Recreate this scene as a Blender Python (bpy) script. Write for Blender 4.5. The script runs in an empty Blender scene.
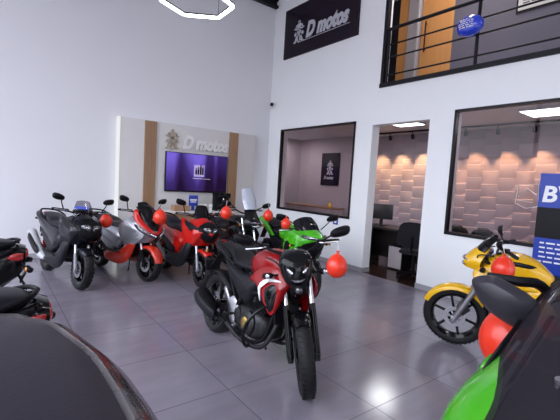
import bpy, bmesh, math, random
import numpy as np
from mathutils import Vector, Matrix
random.seed(7)
SC = bpy.context.scene
COL = SC.collection
PI = math.pi

# ------------------------------------------------------------------ materials
def _n(nt, t, **k):
    n = nt.nodes.new(t)
    for a, b in k.items():
        setattr(n, a, b)
    return n

def mat(name, col, rough=.5, metal=0., coat=0., spec=.5, var=.0, bump=0., bscale=60., emit=None, estr=0.,
        vscale=6., coat_rough=.05):
    m = bpy.data.materials.new(name); m.use_nodes = True
    nt = m.node_tree; b = nt.nodes['Principled BSDF']
    b.inputs['Base Color'].default_value = (*col, 1)
    b.inputs['Roughness'].default_value = rough
    b.inputs['Metallic'].default_value = metal
    b.inputs['Coat Weight'].default_value = coat
    b.inputs['Coat Roughness'].default_value = coat_rough
    b.inputs['Specular IOR Level'].default_value = spec
    if emit:
        b.inputs['Emission Color'].default_value = (*emit, 1)
        b.inputs['Emission Strength'].default_value = estr
    tc = _n(nt, 'ShaderNodeTexCoord')
    if var:
        no = _n(nt, 'ShaderNodeTexNoise'); no.inputs['Scale'].default_value = vscale; no.inputs['Detail'].default_value = 4
        nt.links.new(tc.outputs['Object'], no.inputs['Vector'])
        mx = _n(nt, 'ShaderNodeMix', data_type='RGBA')
        mx.inputs[6].default_value = (*[c * (1 - var) for c in col], 1)
        mx.inputs[7].default_value = (*[min(1, c * (1 + var)) for c in col], 1)
        nt.links.new(no.outputs['Fac'], mx.inputs[0]); nt.links.new(mx.outputs[2], b.inputs['Base Color'])
    if bump:
        no = _n(nt, 'ShaderNodeTexNoise'); no.inputs['Scale'].default_value = bscale; no.inputs['Detail'].default_value = 3
        nt.links.new(tc.outputs['Object'], no.inputs['Vector'])
        bp = _n(nt, 'ShaderNodeBump'); bp.inputs['Strength'].default_value = bump; bp.inputs['Distance'].default_value = .004
        nt.links.new(no.outputs['Fac'], bp.inputs['Height']); nt.links.new(bp.outputs['Normal'], b.inputs['Normal'])
    return m

def glassy(name, tint, refl=.12, rough=.02, veil=None, veil_amt=0.):
    """thin sheet: tinted straight-through plus a fresnel-like reflection"""
    m = bpy.data.materials.new(name); m.use_nodes = True
    nt = m.node_tree; nt.nodes.clear()
    out = _n(nt, 'ShaderNodeOutputMaterial')
    tr = _n(nt, 'ShaderNodeBsdfTransparent'); tr.inputs[0].default_value = (*tint, 1)
    gl = _n(nt, 'ShaderNodeBsdfGlossy'); gl.inputs['Color'].default_value = (1, 1, 1, 1); gl.inputs['Roughness'].default_value = rough
    lw = _n(nt, 'ShaderNodeLayerWeight'); lw.inputs['Blend'].default_value = .25
    mp = _n(nt, 'ShaderNodeMapRange'); mp.inputs['To Min'].default_value = refl * .5; mp.inputs['To Max'].default_value = min(1, refl * 4)
    nt.links.new(lw.outputs['Fresnel'], mp.inputs['Value'])
    mx = _n(nt, 'ShaderNodeMixShader')
    nt.links.new(mp.outputs[0], mx.inputs[0]); nt.links.new(tr.outputs[0], mx.inputs[1]); nt.links.new(gl.outputs[0], mx.inputs[2])
    last = mx
    if veil:
        df = _n(nt, 'ShaderNodeBsdfDiffuse'); df.inputs[0].default_value = (*veil, 1)
        m2 = _n(nt, 'ShaderNodeMixShader'); m2.inputs[0].default_value = veil_amt
        nt.links.new(mx.outputs[0], m2.inputs[1]); nt.links.new(df.outputs[0], m2.inputs[2]); last = m2
    nt.links.new(last.outputs[0], out.inputs[0])
    return m

def emis(name, col, s):
    m = bpy.data.materials.new(name); m.use_nodes = True
    nt = m.node_tree; nt.nodes.clear()
    out = _n(nt, 'ShaderNodeOutputMaterial'); e = _n(nt, 'ShaderNodeEmission')
    e.inputs[0].default_value = (*col, 1); e.inputs[1].default_value = s
    nt.links.new(e.outputs[0], out.inputs[0]); return m

M = {}
M['rubber'] = mat('tyre_rubber', (.009, .0085, .010), .6, spec=.3, bump=.25, bscale=90, var=.2)
M['black'] = mat('black_gloss_paint', (.004, .004, .005), .12, coat=.12, spec=.2)
M['matte'] = mat('black_matte_plastic', (.0055, .005, .007), .44, spec=.12, var=.15, bump=.1, bscale=200)
M['dgrey'] = mat('dark_grey_plastic', (.010, .0095, .013), .40, spec=.16, var=.15)
M['seat'] = mat('seat_vinyl', (.008, .0075, .011), .45, spec=.18, bump=.3, bscale=180)
M['engine'] = mat('engine_casting', (.020, .0195, .022), .36, metal=.5, var=.3, vscale=20)
M['alloy'] = mat('brushed_alloy', (.55, .55, .58), .3, metal=1., var=.1)
M['chrome'] = mat('bright_chrome', (.8, .8, .83), .08, metal=1.)
M['steel'] = mat('brake_steel', (.42, .42, .45), .28, metal=1., var=.15)
M['red'] = mat('red_paint', (.48, .010, .006), .22, coat=.3, spec=.3, var=.06)
M['wine'] = mat('deep_red_paint', (.25, .004, .005), .2, coat=.3, spec=.3, var=.06)
M['orange_red'] = mat('orange_red_paint', (.56, .028, .010), .25, coat=.4, spec=.4, var=.06)
M['green'] = mat('lime_green_paint', (.055, .40, .006), .22, coat=.45, spec=.4, var=.05)
M['yellow'] = mat('yellow_paint', (.78, .44, .004), .25, coat=.4, spec=.4, var=.05)
M['silver'] = mat('silver_paint', (.30, .30, .33), .25, metal=.55, coat=.6, var=.08)
M['graphite'] = mat('graphite_paint', (.008, .009, .014), .16, metal=.1, coat=.16, spec=.16, var=.1)
M['white'] = mat('white_decal', (.82, .82, .84), .3)
M['smoke'] = glassy('smoked_windscreen', (.07, .065, .08), .07, veil=(.02, .02, .025), veil_amt=.25)
M['smoke_clear'] = glassy('grey_tinted_windscreen', (.30, .27, .32), .05, veil=(.085, .075, .095), veil_amt=.20)
M['satin'] = mat('satin_silver_cover', (.46, .46, .49), .3, coat=.3)
M['mirror_shell'] = mat('mirror_shell_plastic', (.030, .028, .036), .38, spec=.35)
M['light_smoke'] = glassy('light_tint_windscreen', (.62, .60, .66), .06)
M['clear'] = glassy('clear_windscreen', (.80, .84, .90), .16, veil=(.75, .8, .9), veil_amt=.42)
M['lens'] = mat('headlight_lens', (.03, .03, .035), .05, coat=1., spec=.9)
M['reflector'] = mat('headlight_reflector', (.72, .74, .80), .12, metal=.9)
M['redlens'] = mat('red_light_lens', (.45, .012, .012), .15, coat=1.)
M['amber'] = mat('amber_lens', (.75, .28, .05), .18, coat=1.)
M['mirror'] = mat('mirror_glass', (.75, .77, .8), .02, metal=1.)
M['gold'] = mat('gold_anodised', (.55, .38, .12), .3, metal=1.)
M['lcd'] = mat('instrument_screen', (.02, .04, .2), .15, emit=(.12, .22, 1.), estr=1.6)
M['lcd_dark'] = mat('instrument_screen_dark', (.02, .02, .03), .12, coat=1.)
M['balloon'] = mat('red_balloon_latex', (.74, .034, .010), .3, coat=.25, spec=.4, var=.05, vscale=4)
M['blueballoon'] = mat('blue_foil_balloon', (.012, .05, .62), .22, coat=1.)

# ------------------------------------------------------------------ mesh builder
def cr(P, n, closed=False):
    """Catmull-Rom resample of a point list, n steps per span"""
    P = np.asarray(P, float); N = len(P)
    if N < 3 and not closed:
        t = np.linspace(0, 1, n + 1)[:, None]; return P[0] * (1 - t) + P[1] * t
    out = []
    spans = N if closed else N - 1
    for i in range(spans):
        if closed:
            p0, p1, p2, p3 = P[(i - 1) % N], P[i], P[(i + 1) % N], P[(i + 2) % N]
        else:
            p1, p2 = P[i], P[i + 1]
            p0 = P[i - 1] if i > 0 else 2 * p1 - p2
            p3 = P[i + 2] if i + 2 < N else 2 * p2 - p1
        for k in range(n):
            t = k / n
            out.append(.5 * (2 * p1 + (p2 - p0) * t + (2 * p0 - 5 * p1 + 4 * p2 - p3) * t * t + (3 * p1 - p0 - 3 * p2 + p3) * t ** 3))
    if not closed:
        out.append(P[-1])
    return np.array(out)

class MB:
    def __init__(s, xf=None):
        s.v = []; s.f = []; s.xf = xf
    def add(s, V, F):
        o = len(s.v)
        for p in V:
            p = Vector((float(p[0]), float(p[1]), float(p[2])))
            if s.xf is not None:
                p = s.xf @ p
            s.v.append(p)
        s.f += [tuple(i + o for i in f) for f in F]
        return s
    def grid(s, G, closed_c=False, closed_r=False, caps=False):
        G = np.asarray(G, float); R, Cn = G.shape[:2]; F = []
        for i in range(R if closed_r else R - 1):
            for j in range(Cn if closed_c else Cn - 1):
                a = i * Cn + j; b = i * Cn + (j + 1) % Cn; i2 = (i + 1) % R
                F.append((a, b, i2 * Cn + (j + 1) % Cn, i2 * Cn + j))
        if caps:
            F.append(tuple(range(Cn))[::-1]); F.append(tuple((R - 1) * Cn + j for j in range(Cn)))
        return s.add(G.reshape(-1, 3), F)
    def tube(s, P, r, n=8, smooth=0, closed=False, caps=True):
        P = np.asarray(P, float)
        if smooth:
            rr = None if np.isscalar(r) else np.asarray(r, float)
            if rr is not None:
                r = np.interp(np.linspace(0, len(P) - 1, (len(P) - 1) * smooth + 1), range(len(P)), rr)
            P = cr(P, smooth, closed)
        N = len(P); r = np.full(N, r) if np.isscalar(r) else np.asarray(r, float)
        if closed:
            T = np.roll(P, -1, 0) - np.roll(P, 1, 0)
        else:
            T = np.gradient(P, axis=0)
        T /= np.linalg.norm(T, axis=1)[:, None] + 1e-12
        u = np.cross(T[0], (0, 0, 1.)); 
        if np.linalg.norm(u) < .1: u = np.cross(T[0], (0, 1., 0))
        u /= np.linalg.norm(u); G = []
        for i in range(N):
            u = u - T[i] * (u @ T[i]); u /= np.linalg.norm(u) + 1e-12; w = np.cross(T[i], u)
            a = np.arange(n) * 2 * PI / n
            G.append(P[i] + r[i] * (np.cos(a)[:, None] * u + np.sin(a)[:, None] * w))
        return s.grid(G, closed_c=True, closed_r=closed, caps=caps and not closed)
    def lathe(s, prof, c=(0, 0, 0), ax=(0, 1, 0), n=32, closed=False):
        """profile of (radius, height along ax)"""
        ax = np.asarray(ax, float); ax = ax / np.linalg.norm(ax)
        u = np.cross(ax, (1., 0, 0)) if abs(ax[0]) < .9 else np.cross(ax, (0, 0, 1.)); u /= np.linalg.norm(u); w = np.cross(ax, u)
        a = np.arange(n) * 2 * PI / n; d = np.cos(a)[:, None] * u + np.sin(a)[:, None] * w
        G = [np.asarray(c, float) + ax * h + r * d for r, h in prof]
        return s.grid(G, closed_c=True, closed_r=closed, caps=not closed)
    def box(s, c, sz, rot=None, bev=0.):
        bm = bmesh.new(); bmesh.ops.create_cube(bm, size=1)
        bmesh.ops.scale(bm, vec=sz, verts=bm.verts)
        if bev:
            bmesh.ops.bevel(bm, geom=list(bm.edges), offset=min(bev, min(sz) * .45), segments=2, profile=.6, affect='EDGES')
        m = Matrix.Translation(c)
        if rot is not None:
            m = m @ (rot.to_4x4() if hasattr(rot, 'to_4x4') else rot)
        bm.verts.ensure_lookup_table(); bm.verts.index_update()
        V = [m @ v.co for v in bm.verts]; F = [tuple(v.index for v in f.verts) for f in bm.faces]; bm.free()
        return s.add(V, F)
    def bar(s, a, b, w, h, bev=0.):
        """rectangular bar from a to b"""
        a = Vector(a); b = Vector(b); d = b - a
        q = d.to_track_quat('X', 'Z').to_matrix()
        return s.box((a + b) / 2, (d.length, w, h), q, bev)
    def pillow(s, O, bulge, thick=None, rings=5, spine=None, smooth=0, k=1.):
        """closed puffy panel on a 3-D outline; bulge is the rise of its middle"""
        O = np.asarray(O, float)
        if smooth: O = cr(O, smooth, True)
        b = np.asarray(bulge, float); bl = np.linalg.norm(b)
        th = -b / (bl + 1e-9) * .012 if thick is None else np.asarray(thick, float)
        if spine is None:
            Cn = np.repeat(O.mean(0)[None], len(O), 0)
        else:
            A, B = np.asarray(spine[0], float), np.asarray(spine[1], float); d = B - A
            t = np.clip((O - A) @ d / (d @ d), 0, 1)[:, None]; Cn = A + t * d
        G = [O + th]
        for i in range(rings + 1):
            t = i / rings * (1 if spine is not None else .985)
            h = (1 - (1 - t) ** 2) ** .6
            G.append(O * (1 - t) + Cn * t + b * h * k)
        N = len(O); base = len(s.v)
        s.grid(G, closed_c=True)
        s.f.append(tuple(base + j for j in range(N))[::-1])
        if spine is None:
            s.f.append(tuple(base + (rings + 1) * N + j for j in range(N)))
        return s
    def side(s, O, y, bulge, sg, smooth=3, spine=None, thick=.012):
        """side panel: outline of (x,z) or (x,z,y)"""
        P = [(p[0], sg * (p[2] if len(p) > 2 else y), p[1]) for p in O]
        sp = None
        if spine: sp = [(q[0], sg * y, q[1]) for q in spine]
        return s.pillow(P, (0, sg * bulge, 0), (0, -sg * thick, 0), smooth=smooth, spine=sp)
    def patch(s, G, nu=4, nv=4, thick=.006, mirror=False, inward=(0, 0, .5)):
        """smooth sheet through a grid of points (rows x cols); mirror: cols run from the centre line outwards"""
        G = np.asarray(G, float)
        if mirror:
            L = G[:, ::-1] * np.array([1, -1, 1.]); G = np.concatenate([L[:, :-1], G], 1)
        H = np.array([cr(r, nv) for r in G]); H = np.array([cr(H[:, j], nu) for j in range(H.shape[1])]).transpose(1, 0, 2)
        du = np.gradient(H, axis=0); dv = np.gradient(H, axis=1); N = np.cross(du, dv)
        N /= np.linalg.norm(N, axis=2)[..., None] + 1e-9
        c = np.asarray(inward, float)
        sg = np.sign(((c - H) * N).sum(2).mean()); sg = 1 if sg == 0 else sg
        K = H + N * sg * thick
        R, Cn = H.shape[:2]; o = R * Cn; F = []
        for i in range(R - 1):
            for j in range(Cn - 1):
                a = (i * Cn + j, i * Cn + j + 1, (i + 1) * Cn + j + 1, (i + 1) * Cn + j)
                F.append(a); F.append(tuple(o + q for q in a[::-1]))
        bd = [j for j in range(Cn)] + [i * Cn + Cn - 1 for i in range(1, R)] + [(R - 1) * Cn + j for j in range(Cn - 2, -1, -1)] + [i * Cn for i in range(R - 2, 0, -1)]
        for k in range(len(bd)):
            a, b = bd[k], bd[(k + 1) % len(bd)]; F.append((b, a, o + a, o + b))
        return s.add(np.concatenate([H.reshape(-1, 3), K.reshape(-1, 3)]), F)
    def loft(s, secs, n=20, smooth=3):
        """body along x; sections (x, zc, half width, half height up, half height down, exponent[, yc])"""
        A = np.array([list(q) + [0] * (7 - len(q)) for q in secs], float)
        if smooth: A = cr(A, smooth)
        a = np.arange(n) * 2 * PI / n; G = []
        for x, zc, w, hu, hd, e, yc in A:
            e = max(e, 1.2); ca, sa = np.cos(a), np.sin(a)
            y = np.sign(ca) * np.abs(ca) ** (2 / e) * max(w, .001); z = np.sign(sa) * np.abs(sa) ** (2 / e)
            z = np.where(z > 0, z * hu, z * hd)
            G.append(np.stack([np.full(n, x), yc + y, zc + z], 1))
        return s.grid(G, closed_c=True, caps=True)
    def build(s, name, m, parent=None, sharp=42., label=None):
        me = bpy.data.meshes.new(name); me.from_pydata([tuple(p) for p in s.v], [], s.f)
        me.update()
        bm = bmesh.new(); bm.from_mesh(me); bmesh.ops.remove_doubles(bm, verts=bm.verts, dist=1e-5)
        bmesh.ops.recalc_face_normals(bm, faces=bm.faces); bm.to_mesh(me); bm.free()
        for p in me.polygons: p.use_smooth = True
        me.set_sharp_from_angle(angle=math.radians(sharp))
        me.materials.append(M[m] if isinstance(m, str) else m)
        o = bpy.data.objects.new(name, me); COL.objects.link(o)
        if parent is not None: o.parent = parent
        if label: o['label'] = label
        return o

def thing(name, label, cat, loc=(0, 0, 0), rz=0., group=None):
    o = bpy.data.objects.new(name, None); COL.objects.link(o); o.empty_display_size = .1
    o.location = loc; o.rotation_euler = (0, 0, rz); o['label'] = label; o['category'] = cat
    if group: o['group'] = group
    return o
def tag(o, label, cat, group=None):
    o['label'] = label; o['category'] = cat
    if group: o['group'] = group
    return o
def struct(name, mb, m, parent=None, sharp=30.):
    o = mb.build(name, m, parent, sharp)
    if parent is None: o['kind'] = 'structure'
    return o
def text_mb(txt, size, shear=.25, extrude=.01, bold=.0, sx=1.):
    cu = bpy.data.curves.new('lettering', 'FONT'); cu.body = txt; cu.size = size; cu.shear = shear
    cu.extrude = extrude; cu.offset = bold; cu.align_x = 'LEFT'; cu.resolution_u = 4
    o = bpy.data.objects.new('lettering', cu); COL.objects.link(o)
    bpy.context.view_layer.update()
    me = bpy.data.meshes.new_from_object(o.evaluated_get(bpy.context.evaluated_depsgraph_get()))
    V = [Vector((v.co.x * sx, v.co.y, v.co.z)) for v in me.vertices]; F = [tuple(p.vertices) for p in me.polygons]
    COL.objects.unlink(o); bpy.data.objects.remove(o); bpy.data.curves.remove(cu); bpy.data.meshes.remove(me)
    return V, F
def lay(VF, origin, ux, uy, un):
    """place flat lettering: local x,y,z onto the given world axes"""
    V, F = VF; o, a, b, c = (Vector(q) for q in (origin, ux, uy, un))
    return [o + a * v.x + b * v.y + c * v.z for v in V], F
def steer_xf(H, rake, ang):
    ax = Vector((-math.sin(rake), 0, math.cos(rake)))
    return Matrix.Translation(H) @ Matrix.Rotation(ang, 4, ax) @ Matrix.Translation(-Vector(H))
# ------------------------------------------------------------------ motorcycle components
def wheel(root, name, x, R, w, rimR, n=5, xf=None, rim='black', style='twin', disc=(1,), disc_r=.13, knobs=0, hub=.045):
    c = (x, 0, R)
    rb = MB(xf)
    rb.lathe([(rimR - .022, -w * .30), (rimR + .006, -w * .40), (rimR + .006, w * .40), (rimR - .022, w * .30), (rimR - .028, 0)], c, n=40, closed=True)
    rb.lathe([(.02, -.062), (hub, -.055), (hub * .9, 0), (hub, .055), (.02, .062)], c, n=20)
    for k in range(n):
        a = 2 * PI * k / n + .3
        for da in ((-.11, .11) if style == 'twin' else (0,)):
            p0 = (x + math.cos(a) * hub * .7, 0, R + math.sin(a) * hub * .7)
            p1 = (x + math.cos(a + da) * (rimR - .018), 0, R + math.sin(a + da) * (rimR - .018))
            rb.bar(p0, p1, .032 if style == 'twin' else .026, .018 if style == 'twin' else .024, .005)
    r = rb.build(name, rim, root)
    t = MB(xf)
    prof = [(rimR - .006, -w * .34), (rimR + .012, -w * .43), ((rimR + R) / 2, -w * .5), (R - .028, -w * .46), (R - .009, -w * .30), (R - .001, -w * .12),
            (R, 0), (R - .001, w * .12), (R - .009, w * .30), (R - .028, w * .46), ((rimR + R) / 2, w * .5), (rimR + .012, w * .43), (rimR - .006, w * .34)]
    t.lathe(prof, c, n=56, closed=True)
    nk = knobs or 44
    for k in range(nk):
        a = 2 * PI * k / nk; ca, sa = math.cos(a), math.sin(a)
        if knobs:
            for yy, rr in ((-w * .40, R - .018), (-w * .13, R - .002), (w * .13, R - .002), (w * .40, R - .018)):
                aa = a + (PI / nk if abs(yy) < w * .3 else 0)
                q = Matrix.Rotation(-aa, 3, 'Y') @ Matrix.Rotation(-yy / w * 1.6, 3, 'Z')
                t.box((x + math.cos(aa) * rr, yy, R + math.sin(aa) * rr), (.012, w * .17, .03), q, .002)
        else:
            for sg in (-1, 1):
                q = Matrix.Rotation(-a, 3, 'Y') @ Matrix.Rotation(sg * .5, 3, 'X')
                t.box((x + ca * (R - .006), sg * w * .24, R + sa * (R - .006)), (.008, w * .30, .006), q)
    t.build('tyre', 'rubber', r)
    for sg in disc:
        d = MB(xf); y = sg * .062
        d.lathe([(disc_r * .62, y - .002), (disc_r, y - .002), (disc_r, y + .002), (disc_r * .62, y + .002)], c, n=36, closed=True)
        for k in range(6):
            a = PI * k / 3
            d.bar((x + math.cos(a) * .03, y, R + math.sin(a) * .03), (x + math.cos(a) * disc_r * .7, y, R + math.sin(a) * disc_r * .7), .004, .016)
        d.build('brake_disc', 'steel', r)
        cp = MB(xf); cp.box((x - .085, sg * .075, R + .085), (.06, .035, .10), Matrix.Rotation(-.75, 3, 'Y'), .008)
        cp.build('brake_caliper', 'engine', r)
    return r

def fork(root, x, R, top, half, xf, slider='black', tube_m='chrome', rl=.027, rs=.019, split=.48):
    for sg in (-1, 1):
        a = np.array((x, sg * half, R - .01)); b = np.array((top[0], sg * half, top[2])); m = a + (b - a) * split
        mb = MB(xf); mb.tube([a - (b - a) * .06, a, m, m + (b - a) * .015], [rl * .7, rl, rl, rl * 1.08], 12)
        mb.box(tuple(a), (.05, .045, .06), None, .01)
        f = mb.build('fork_leg', slider, root)
        mb = MB(xf); mb.tube([m, b], rs, 12); mb.build('fork_tube', tube_m, f)

def fender(root, name, x, R, gap, half, a0, a1, m, xf=None, drop=.035, lip=0.):
    """mudguard arc round a wheel, angles measured from +x over the top"""
    G = []
    for k in range(11):
        a = a0 + (a1 - a0) * k / 10; t = k / 10; r = R + gap; hw = half * (1 - .35 * abs(2 * t - 1) ** 3) 
        row = []
        for yy, dr in ((-1, -drop), (-.8, -drop * .25), (0, 0), (.8, -drop * .25), (1, -drop)):
            row.append((x + math.cos(a) * (r + dr), yy * hw, R + math.sin(a) * (r + dr)))
        G.append(row)
    return MB(xf).patch(G, 2, 2, .005, inward=(x, 0, R)).build(name, m, root)

def grips(root, ends, xf, bar_pts, lever=True, m_bar='matte', r=.0115):
    MB(xf).tube(bar_pts, r, 10, smooth=3).build('handlebar', m_bar, root)
    for a, b in ends:
        a = np.array(a, float); b = np.array(b, float); d = (b - a) / np.linalg.norm(b - a)
        mb = MB(xf); mb.tube([a, a + d * .01, b - d * .012, b], [.015, .017, .0165, .0165], 12)
        mb.tube([b - d * .002, b + d * .022], .014, 10)
        g = mb.build('grip', 'rubber', root)
        s = MB(xf); s.box(tuple(a - d * .03), (.05, .05, .04), None, .01); s.build('switch_housing', 'matte', g)
        if lever:
            f = np.array((.055, 0, 0))
            l = MB(xf); l.tube([a - d * .03 + f * .5, a + f * 1.05, (a + b) / 2 + f * 1.15, b + f * .95 + d * .01], [.007, .0065, .006, .0075], 8, smooth=3)
            l.build('brake_lever', 'alloy', g)

def mirror(root, base, head, xf=None, w=.15, h=.085, tilt=.12, sg=1, m='matte'):
    hd = np.array(head, float)
    O = []
    for a in np.linspace(0, 2 * PI, 14, endpoint=False):
        e = 2.6; ca, sa = math.cos(a), math.sin(a)
        yy = np.sign(ca) * abs(ca) ** (2 / e) * w / 2; zz = np.sign(sa) * abs(sa) ** (2 / e) * h / 2 * (1 + .25 * yy / w * sg)
        O.append((hd[0] + tilt * zz, hd[1] + yy, hd[2] + zz + yy * sg * .18))
    mb = MB(xf); mb.pillow(O, (.045, 0, .004), (-.006, 0, 0), 5, smooth=2)
    o = mb.build('mirror', m, root)
    c = np.array(O).mean(0)
    MB(xf).pillow([(c + (np.array(p) - c) * .9 + (-.0075, 0, 0)) for p in O], (-.0015, 0, 0), (.002, 0, 0), 2, smooth=2).build('mirror_glass', 'mirror', o)
    b = np.array(base, float)
    MB(xf).tube([b, b + (hd - b) * .5 + (.02, 0, .01), hd + (.02, -sg * w * .2, -h * .15)], [.008, .007, .007], 8, smooth=4).build('mirror_stalk', 'matte', o)
    return o

def signal_light(root, base, tip, xf=None, m='amber', r=.022):
    b = np.array(base, float); t = np.array(tip, float); d = (t - b) / np.linalg.norm(t - b)
    mb = MB(xf); mb.tube([b, t - d * .03], .009, 8); mb.tube([t - d * .04, t - d * .02, t + d * .035, t + d * .05], [.010, r, r * .9, r * .3], 12)
    o = mb.build('turn_signal', 'matte', root)
    mb = MB(xf); mb.lathe([(.001, -.004), (r * .85, .0), (r * .7, .012), (.001, .018)], tuple(t + np.array((r * .55, 0, 0)) + d * .006), (1, 0, 0), 14)
    mb.build('signal_lens', m, o)

def shock(root, a, b, m='redlens'):
    a = np.array(a, float); b = np.array(b, float); P = []
    mb = MB(); mb.tube([a, b], .011, 8)
    d = b - a; u = np.cross(d, (0, 1, 0)); u /= np.linalg.norm(u); w = np.cross(d, u); w /= np.linalg.norm(w)
    N = 90
    for k in range(N + 1):
        t = .18 + .62 * k / N; an = 2 * PI * 8 * k / N
        P.append(a + d * t + .027 * (math.cos(an) * u + math.sin(an) * w))
    s = mb.build('shock_absorber', 'black', root)
    MB().tube(P, .0048, 6).build('spring', m, s)

def muffler(root, P, R, m='matte', shield=None, tip='alloy'):
    """can along P, radii R"""
    mb = MB(); mb.tube(P, R, 16, smooth=3); o = mb.build('exhaust_muffler', m, root)
    P = np.array(P, float); d = P[-1] - P[-2]; d /= np.linalg.norm(d)
    t = MB(); t.tube([P[-1] - d * .01, P[-1] + d * .02], [R[-1] * .62, R[-1] * .55], 14); t.build('exhaust_tip', tip, o)
    if shield:
        a = P[0] + (P[-1] - P[0]) * .22; b = P[0] + (P[-1] - P[0]) * .88; s = -1 if P[0][1] < 0 else 1
        r = max(R)
        n = np.array((-(b - a)[2], 0, (b - a)[0])); n /= np.linalg.norm(n); y = np.array((0, s * r * .93, 0))
        O = [a + y + n * r * .55, a + (b - a) * .5 + y + n * r * .72, b + y + n * r * .6, b + y - n * r * .45, a + (b - a) * .5 + y - n * r * .6, a + y - n * r * .5]
        MB().pillow(O, (0, s * .028, 0), (0, -s * .01, 0), 4, smooth=3).build('heat_shield', shield, o)
    return o

# ------------------------------------------------------------------ scooters
def scooter(name, label, loc, rz, paint, kind='adv', steer=0., skirt='dgrey', fend=None, lcd=True, group=None, seat_m='seat', maxi=False, screen='smoke', lean=0.):
    rt = thing(name, label, 'scooter', loc, rz, group); rt.rotation_euler[0] = lean
    wb2 = .66; RF, RR = (.268, .255) if kind == 'adv' else (.258, .25)
    xf = steer_xf((.40, 0, .80), math.radians(26.5), steer)
    kn = 30 if kind == 'adv' else 0
    wheel(rt, 'front_wheel', wb2, RF, .115, .185, 5 if kind == 'adv' else 7, xf, 'black', 'twin' if kind == 'adv' else 'one', (-1,), .11, kn)
    wheel(rt, 'rear_wheel', -wb2, RR, .13, .17, 5, None, 'black', 'twin', (-1,), .10, kn)
    fork(rt, wb2, RF, (.53, 0, .60), .085, xf, 'silver' if kind == 'adv' else 'matte', 'alloy', .024, .017, .6)
    fender(rt, 'front_fender', wb2, RF, .028, .085, math.radians(52 if kind == 'adv' else 12), math.radians(140), fend or paint, xf, .05)
    fender(rt, 'rear_fender', -wb2, RR, .03, .08, math.radians(35), math.radians(150), 'matte', None, .04)
    # front cowl
    if kind == 'adv':
        G = [[(.50, 0, 1.0), (.49, .06, .99), (.42, .12, .97), (.34, .17, .93)],
             [(.66, 0, .92), (.63, .07, .915), (.52, .16, .90), (.33, .22, .86)],
             [(.77, 0, .81), (.73, .085, .81), (.58, .20, .80), (.33, .245, .76)],
             [(.76, 0, .745), (.71, .08, .735), (.56, .195, .70), (.34, .225, .64)],
             [(.60, 0, .60), (.58, .06, .59), (.48, .155, .56), (.35, .185, .46)]]
    else:
        G = [[(.50, 0, .98), (.48, .07, .97), (.40, .14, .95), (.28, .19, .92)],
             [(.66, 0, .88), (.63, .08, .875), (.50, .17, .87), (.28, .235, .84)],
             [(.76, 0, .76), (.72, .09, .76), (.57, .20, .755), (.30, .26, .72)],
             [(.76, 0, .69), (.71, .085, .685), (.56, .20, .66), (.33, .25, .58)],
             [(.66, 0, .58), (.63, .07, .575), (.50, .17, .54), (.36, .21, .42)]]
    MB().patch(G, 4, 4, .01, mirror=True, inward=(.3, 0, .75)).build('front_cowl', paint, rt)
    # beak below the lamps + dark centre mask
    if kind == 'adv':
        mk = MB(); mk.pillow([(.66, 0, .955), (.66, .09, .93), (.675, .165, .86), (.71, .15, .78), (.745, .08, .70), (.75, 0, .665), (.745, -.08, .70), (.71, -.15, .78), (.675, -.165, .86), (.66, -.09, .93)], (.06, 0, .01), (-.05, 0, -.02), 5, smooth=2)
        mk.build('front_mask', 'matte', rt)
        for sg in (-1, 1):
            b = MB(); b.pillow([(.775, sg * .015, .86), (.765, sg * .085, .875), (.735, sg * .125, .85), (.765, sg * .09, .815), (.79, sg * .02, .80)], (.018, 0, 0), (-.03, 0, 0), 4, smooth=3)
            h = b.build('headlight', 'lens', rt)
            b = MB(); b.pillow([(.793, sg * .03, .845), (.785, sg * .075, .852), (.782, sg * .078, .836), (.795, sg * .03, .828)], (.006, 0, 0), (-.01, 0, 0), 3, smooth=2)
            b.build('led_strip', 'reflector', h)
        # shoulder wings of the cowl
        for sg in (-1, 1):
            MB().side([(.74, .80, .125), (.60, .86, .185), (.40, .93, .22), (.24, .95, .235), (.30, .80, .25), (.44, .68, .235), (.58, .60, .18), (.66, .70, .15)], .2, .018, sg, smooth=2, spine=((.62, .76), (.34, .86))).build('cowl_wing', paint, rt)
            MB().side([(.68, .83, .165), (.50, .905, .222), (.34, .935, .24), (.42, .86, .245), (.56, .79, .215)], .2, .012, sg, smooth=2).build('cowl_inlay', 'matte', rt)
        ws = [[(.52, 0, .97), (.50, .07, .965), (.44, .135, .955)], [(.46, 0, 1.08), (.445, .065, 1.075), (.40, .125, 1.06)], [(.40, 0, 1.18), (.39, .05, 1.175), (.36, .09, 1.16)]]
    else:
        for sg in (-1, 1):
            b = MB(); b.pillow([(.775, sg * .012, .70), (.745, sg * .10, .735), (.66, sg * .185, .80), (.56, sg * .225, .84), (.62, sg * .205, .765), (.71, sg * .13, .695), (.765, sg * .05, .66)], (.03, sg * .015, 0), (-.03, 0, 0), 4, smooth=3)
            h = b.build('headlight', 'lens', rt)
            b = MB(); b.pillow([(.80, sg * .02, .692), (.765, sg * .11, .732), (.68, sg * .198, .797), (.69, sg * .195, .783), (.77, sg * .125, .715), (.80, sg * .03, .68)], (.006, sg * .003, 0), (-.01, 0, 0), 3, smooth=2)
            b.build('led_strip', 'reflector', h)
            MB().pillow([(.785, sg * .012, .74), (.745, sg * .075, .785), (.655, sg * .16, .885), (.555, sg * .18, 1.0), (.50, sg * .165, 1.06), (.47, sg * .205, 1.03), (.52, sg * .23, .92), (.63, sg * .205, .83), (.74, sg * .11, .745), (.785, sg * .02, .705)], (.022, sg * .014, .004), (-.04, -sg * .02, 0), 4, smooth=2, spine=((.75, sg * .06, .755), (.51, sg * .19, 1.0))).build('cowl_accent', 'red', rt)
            MB().side([(.68, .72, .15), (.52, .80, .21), (.30, .86, .24), (.18, .74, .25), (.28, .56, .235), (.46, .52, .20), (.62, .60, .17)], .2, .03, sg).build('cowl_wing', paint, rt)
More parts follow.
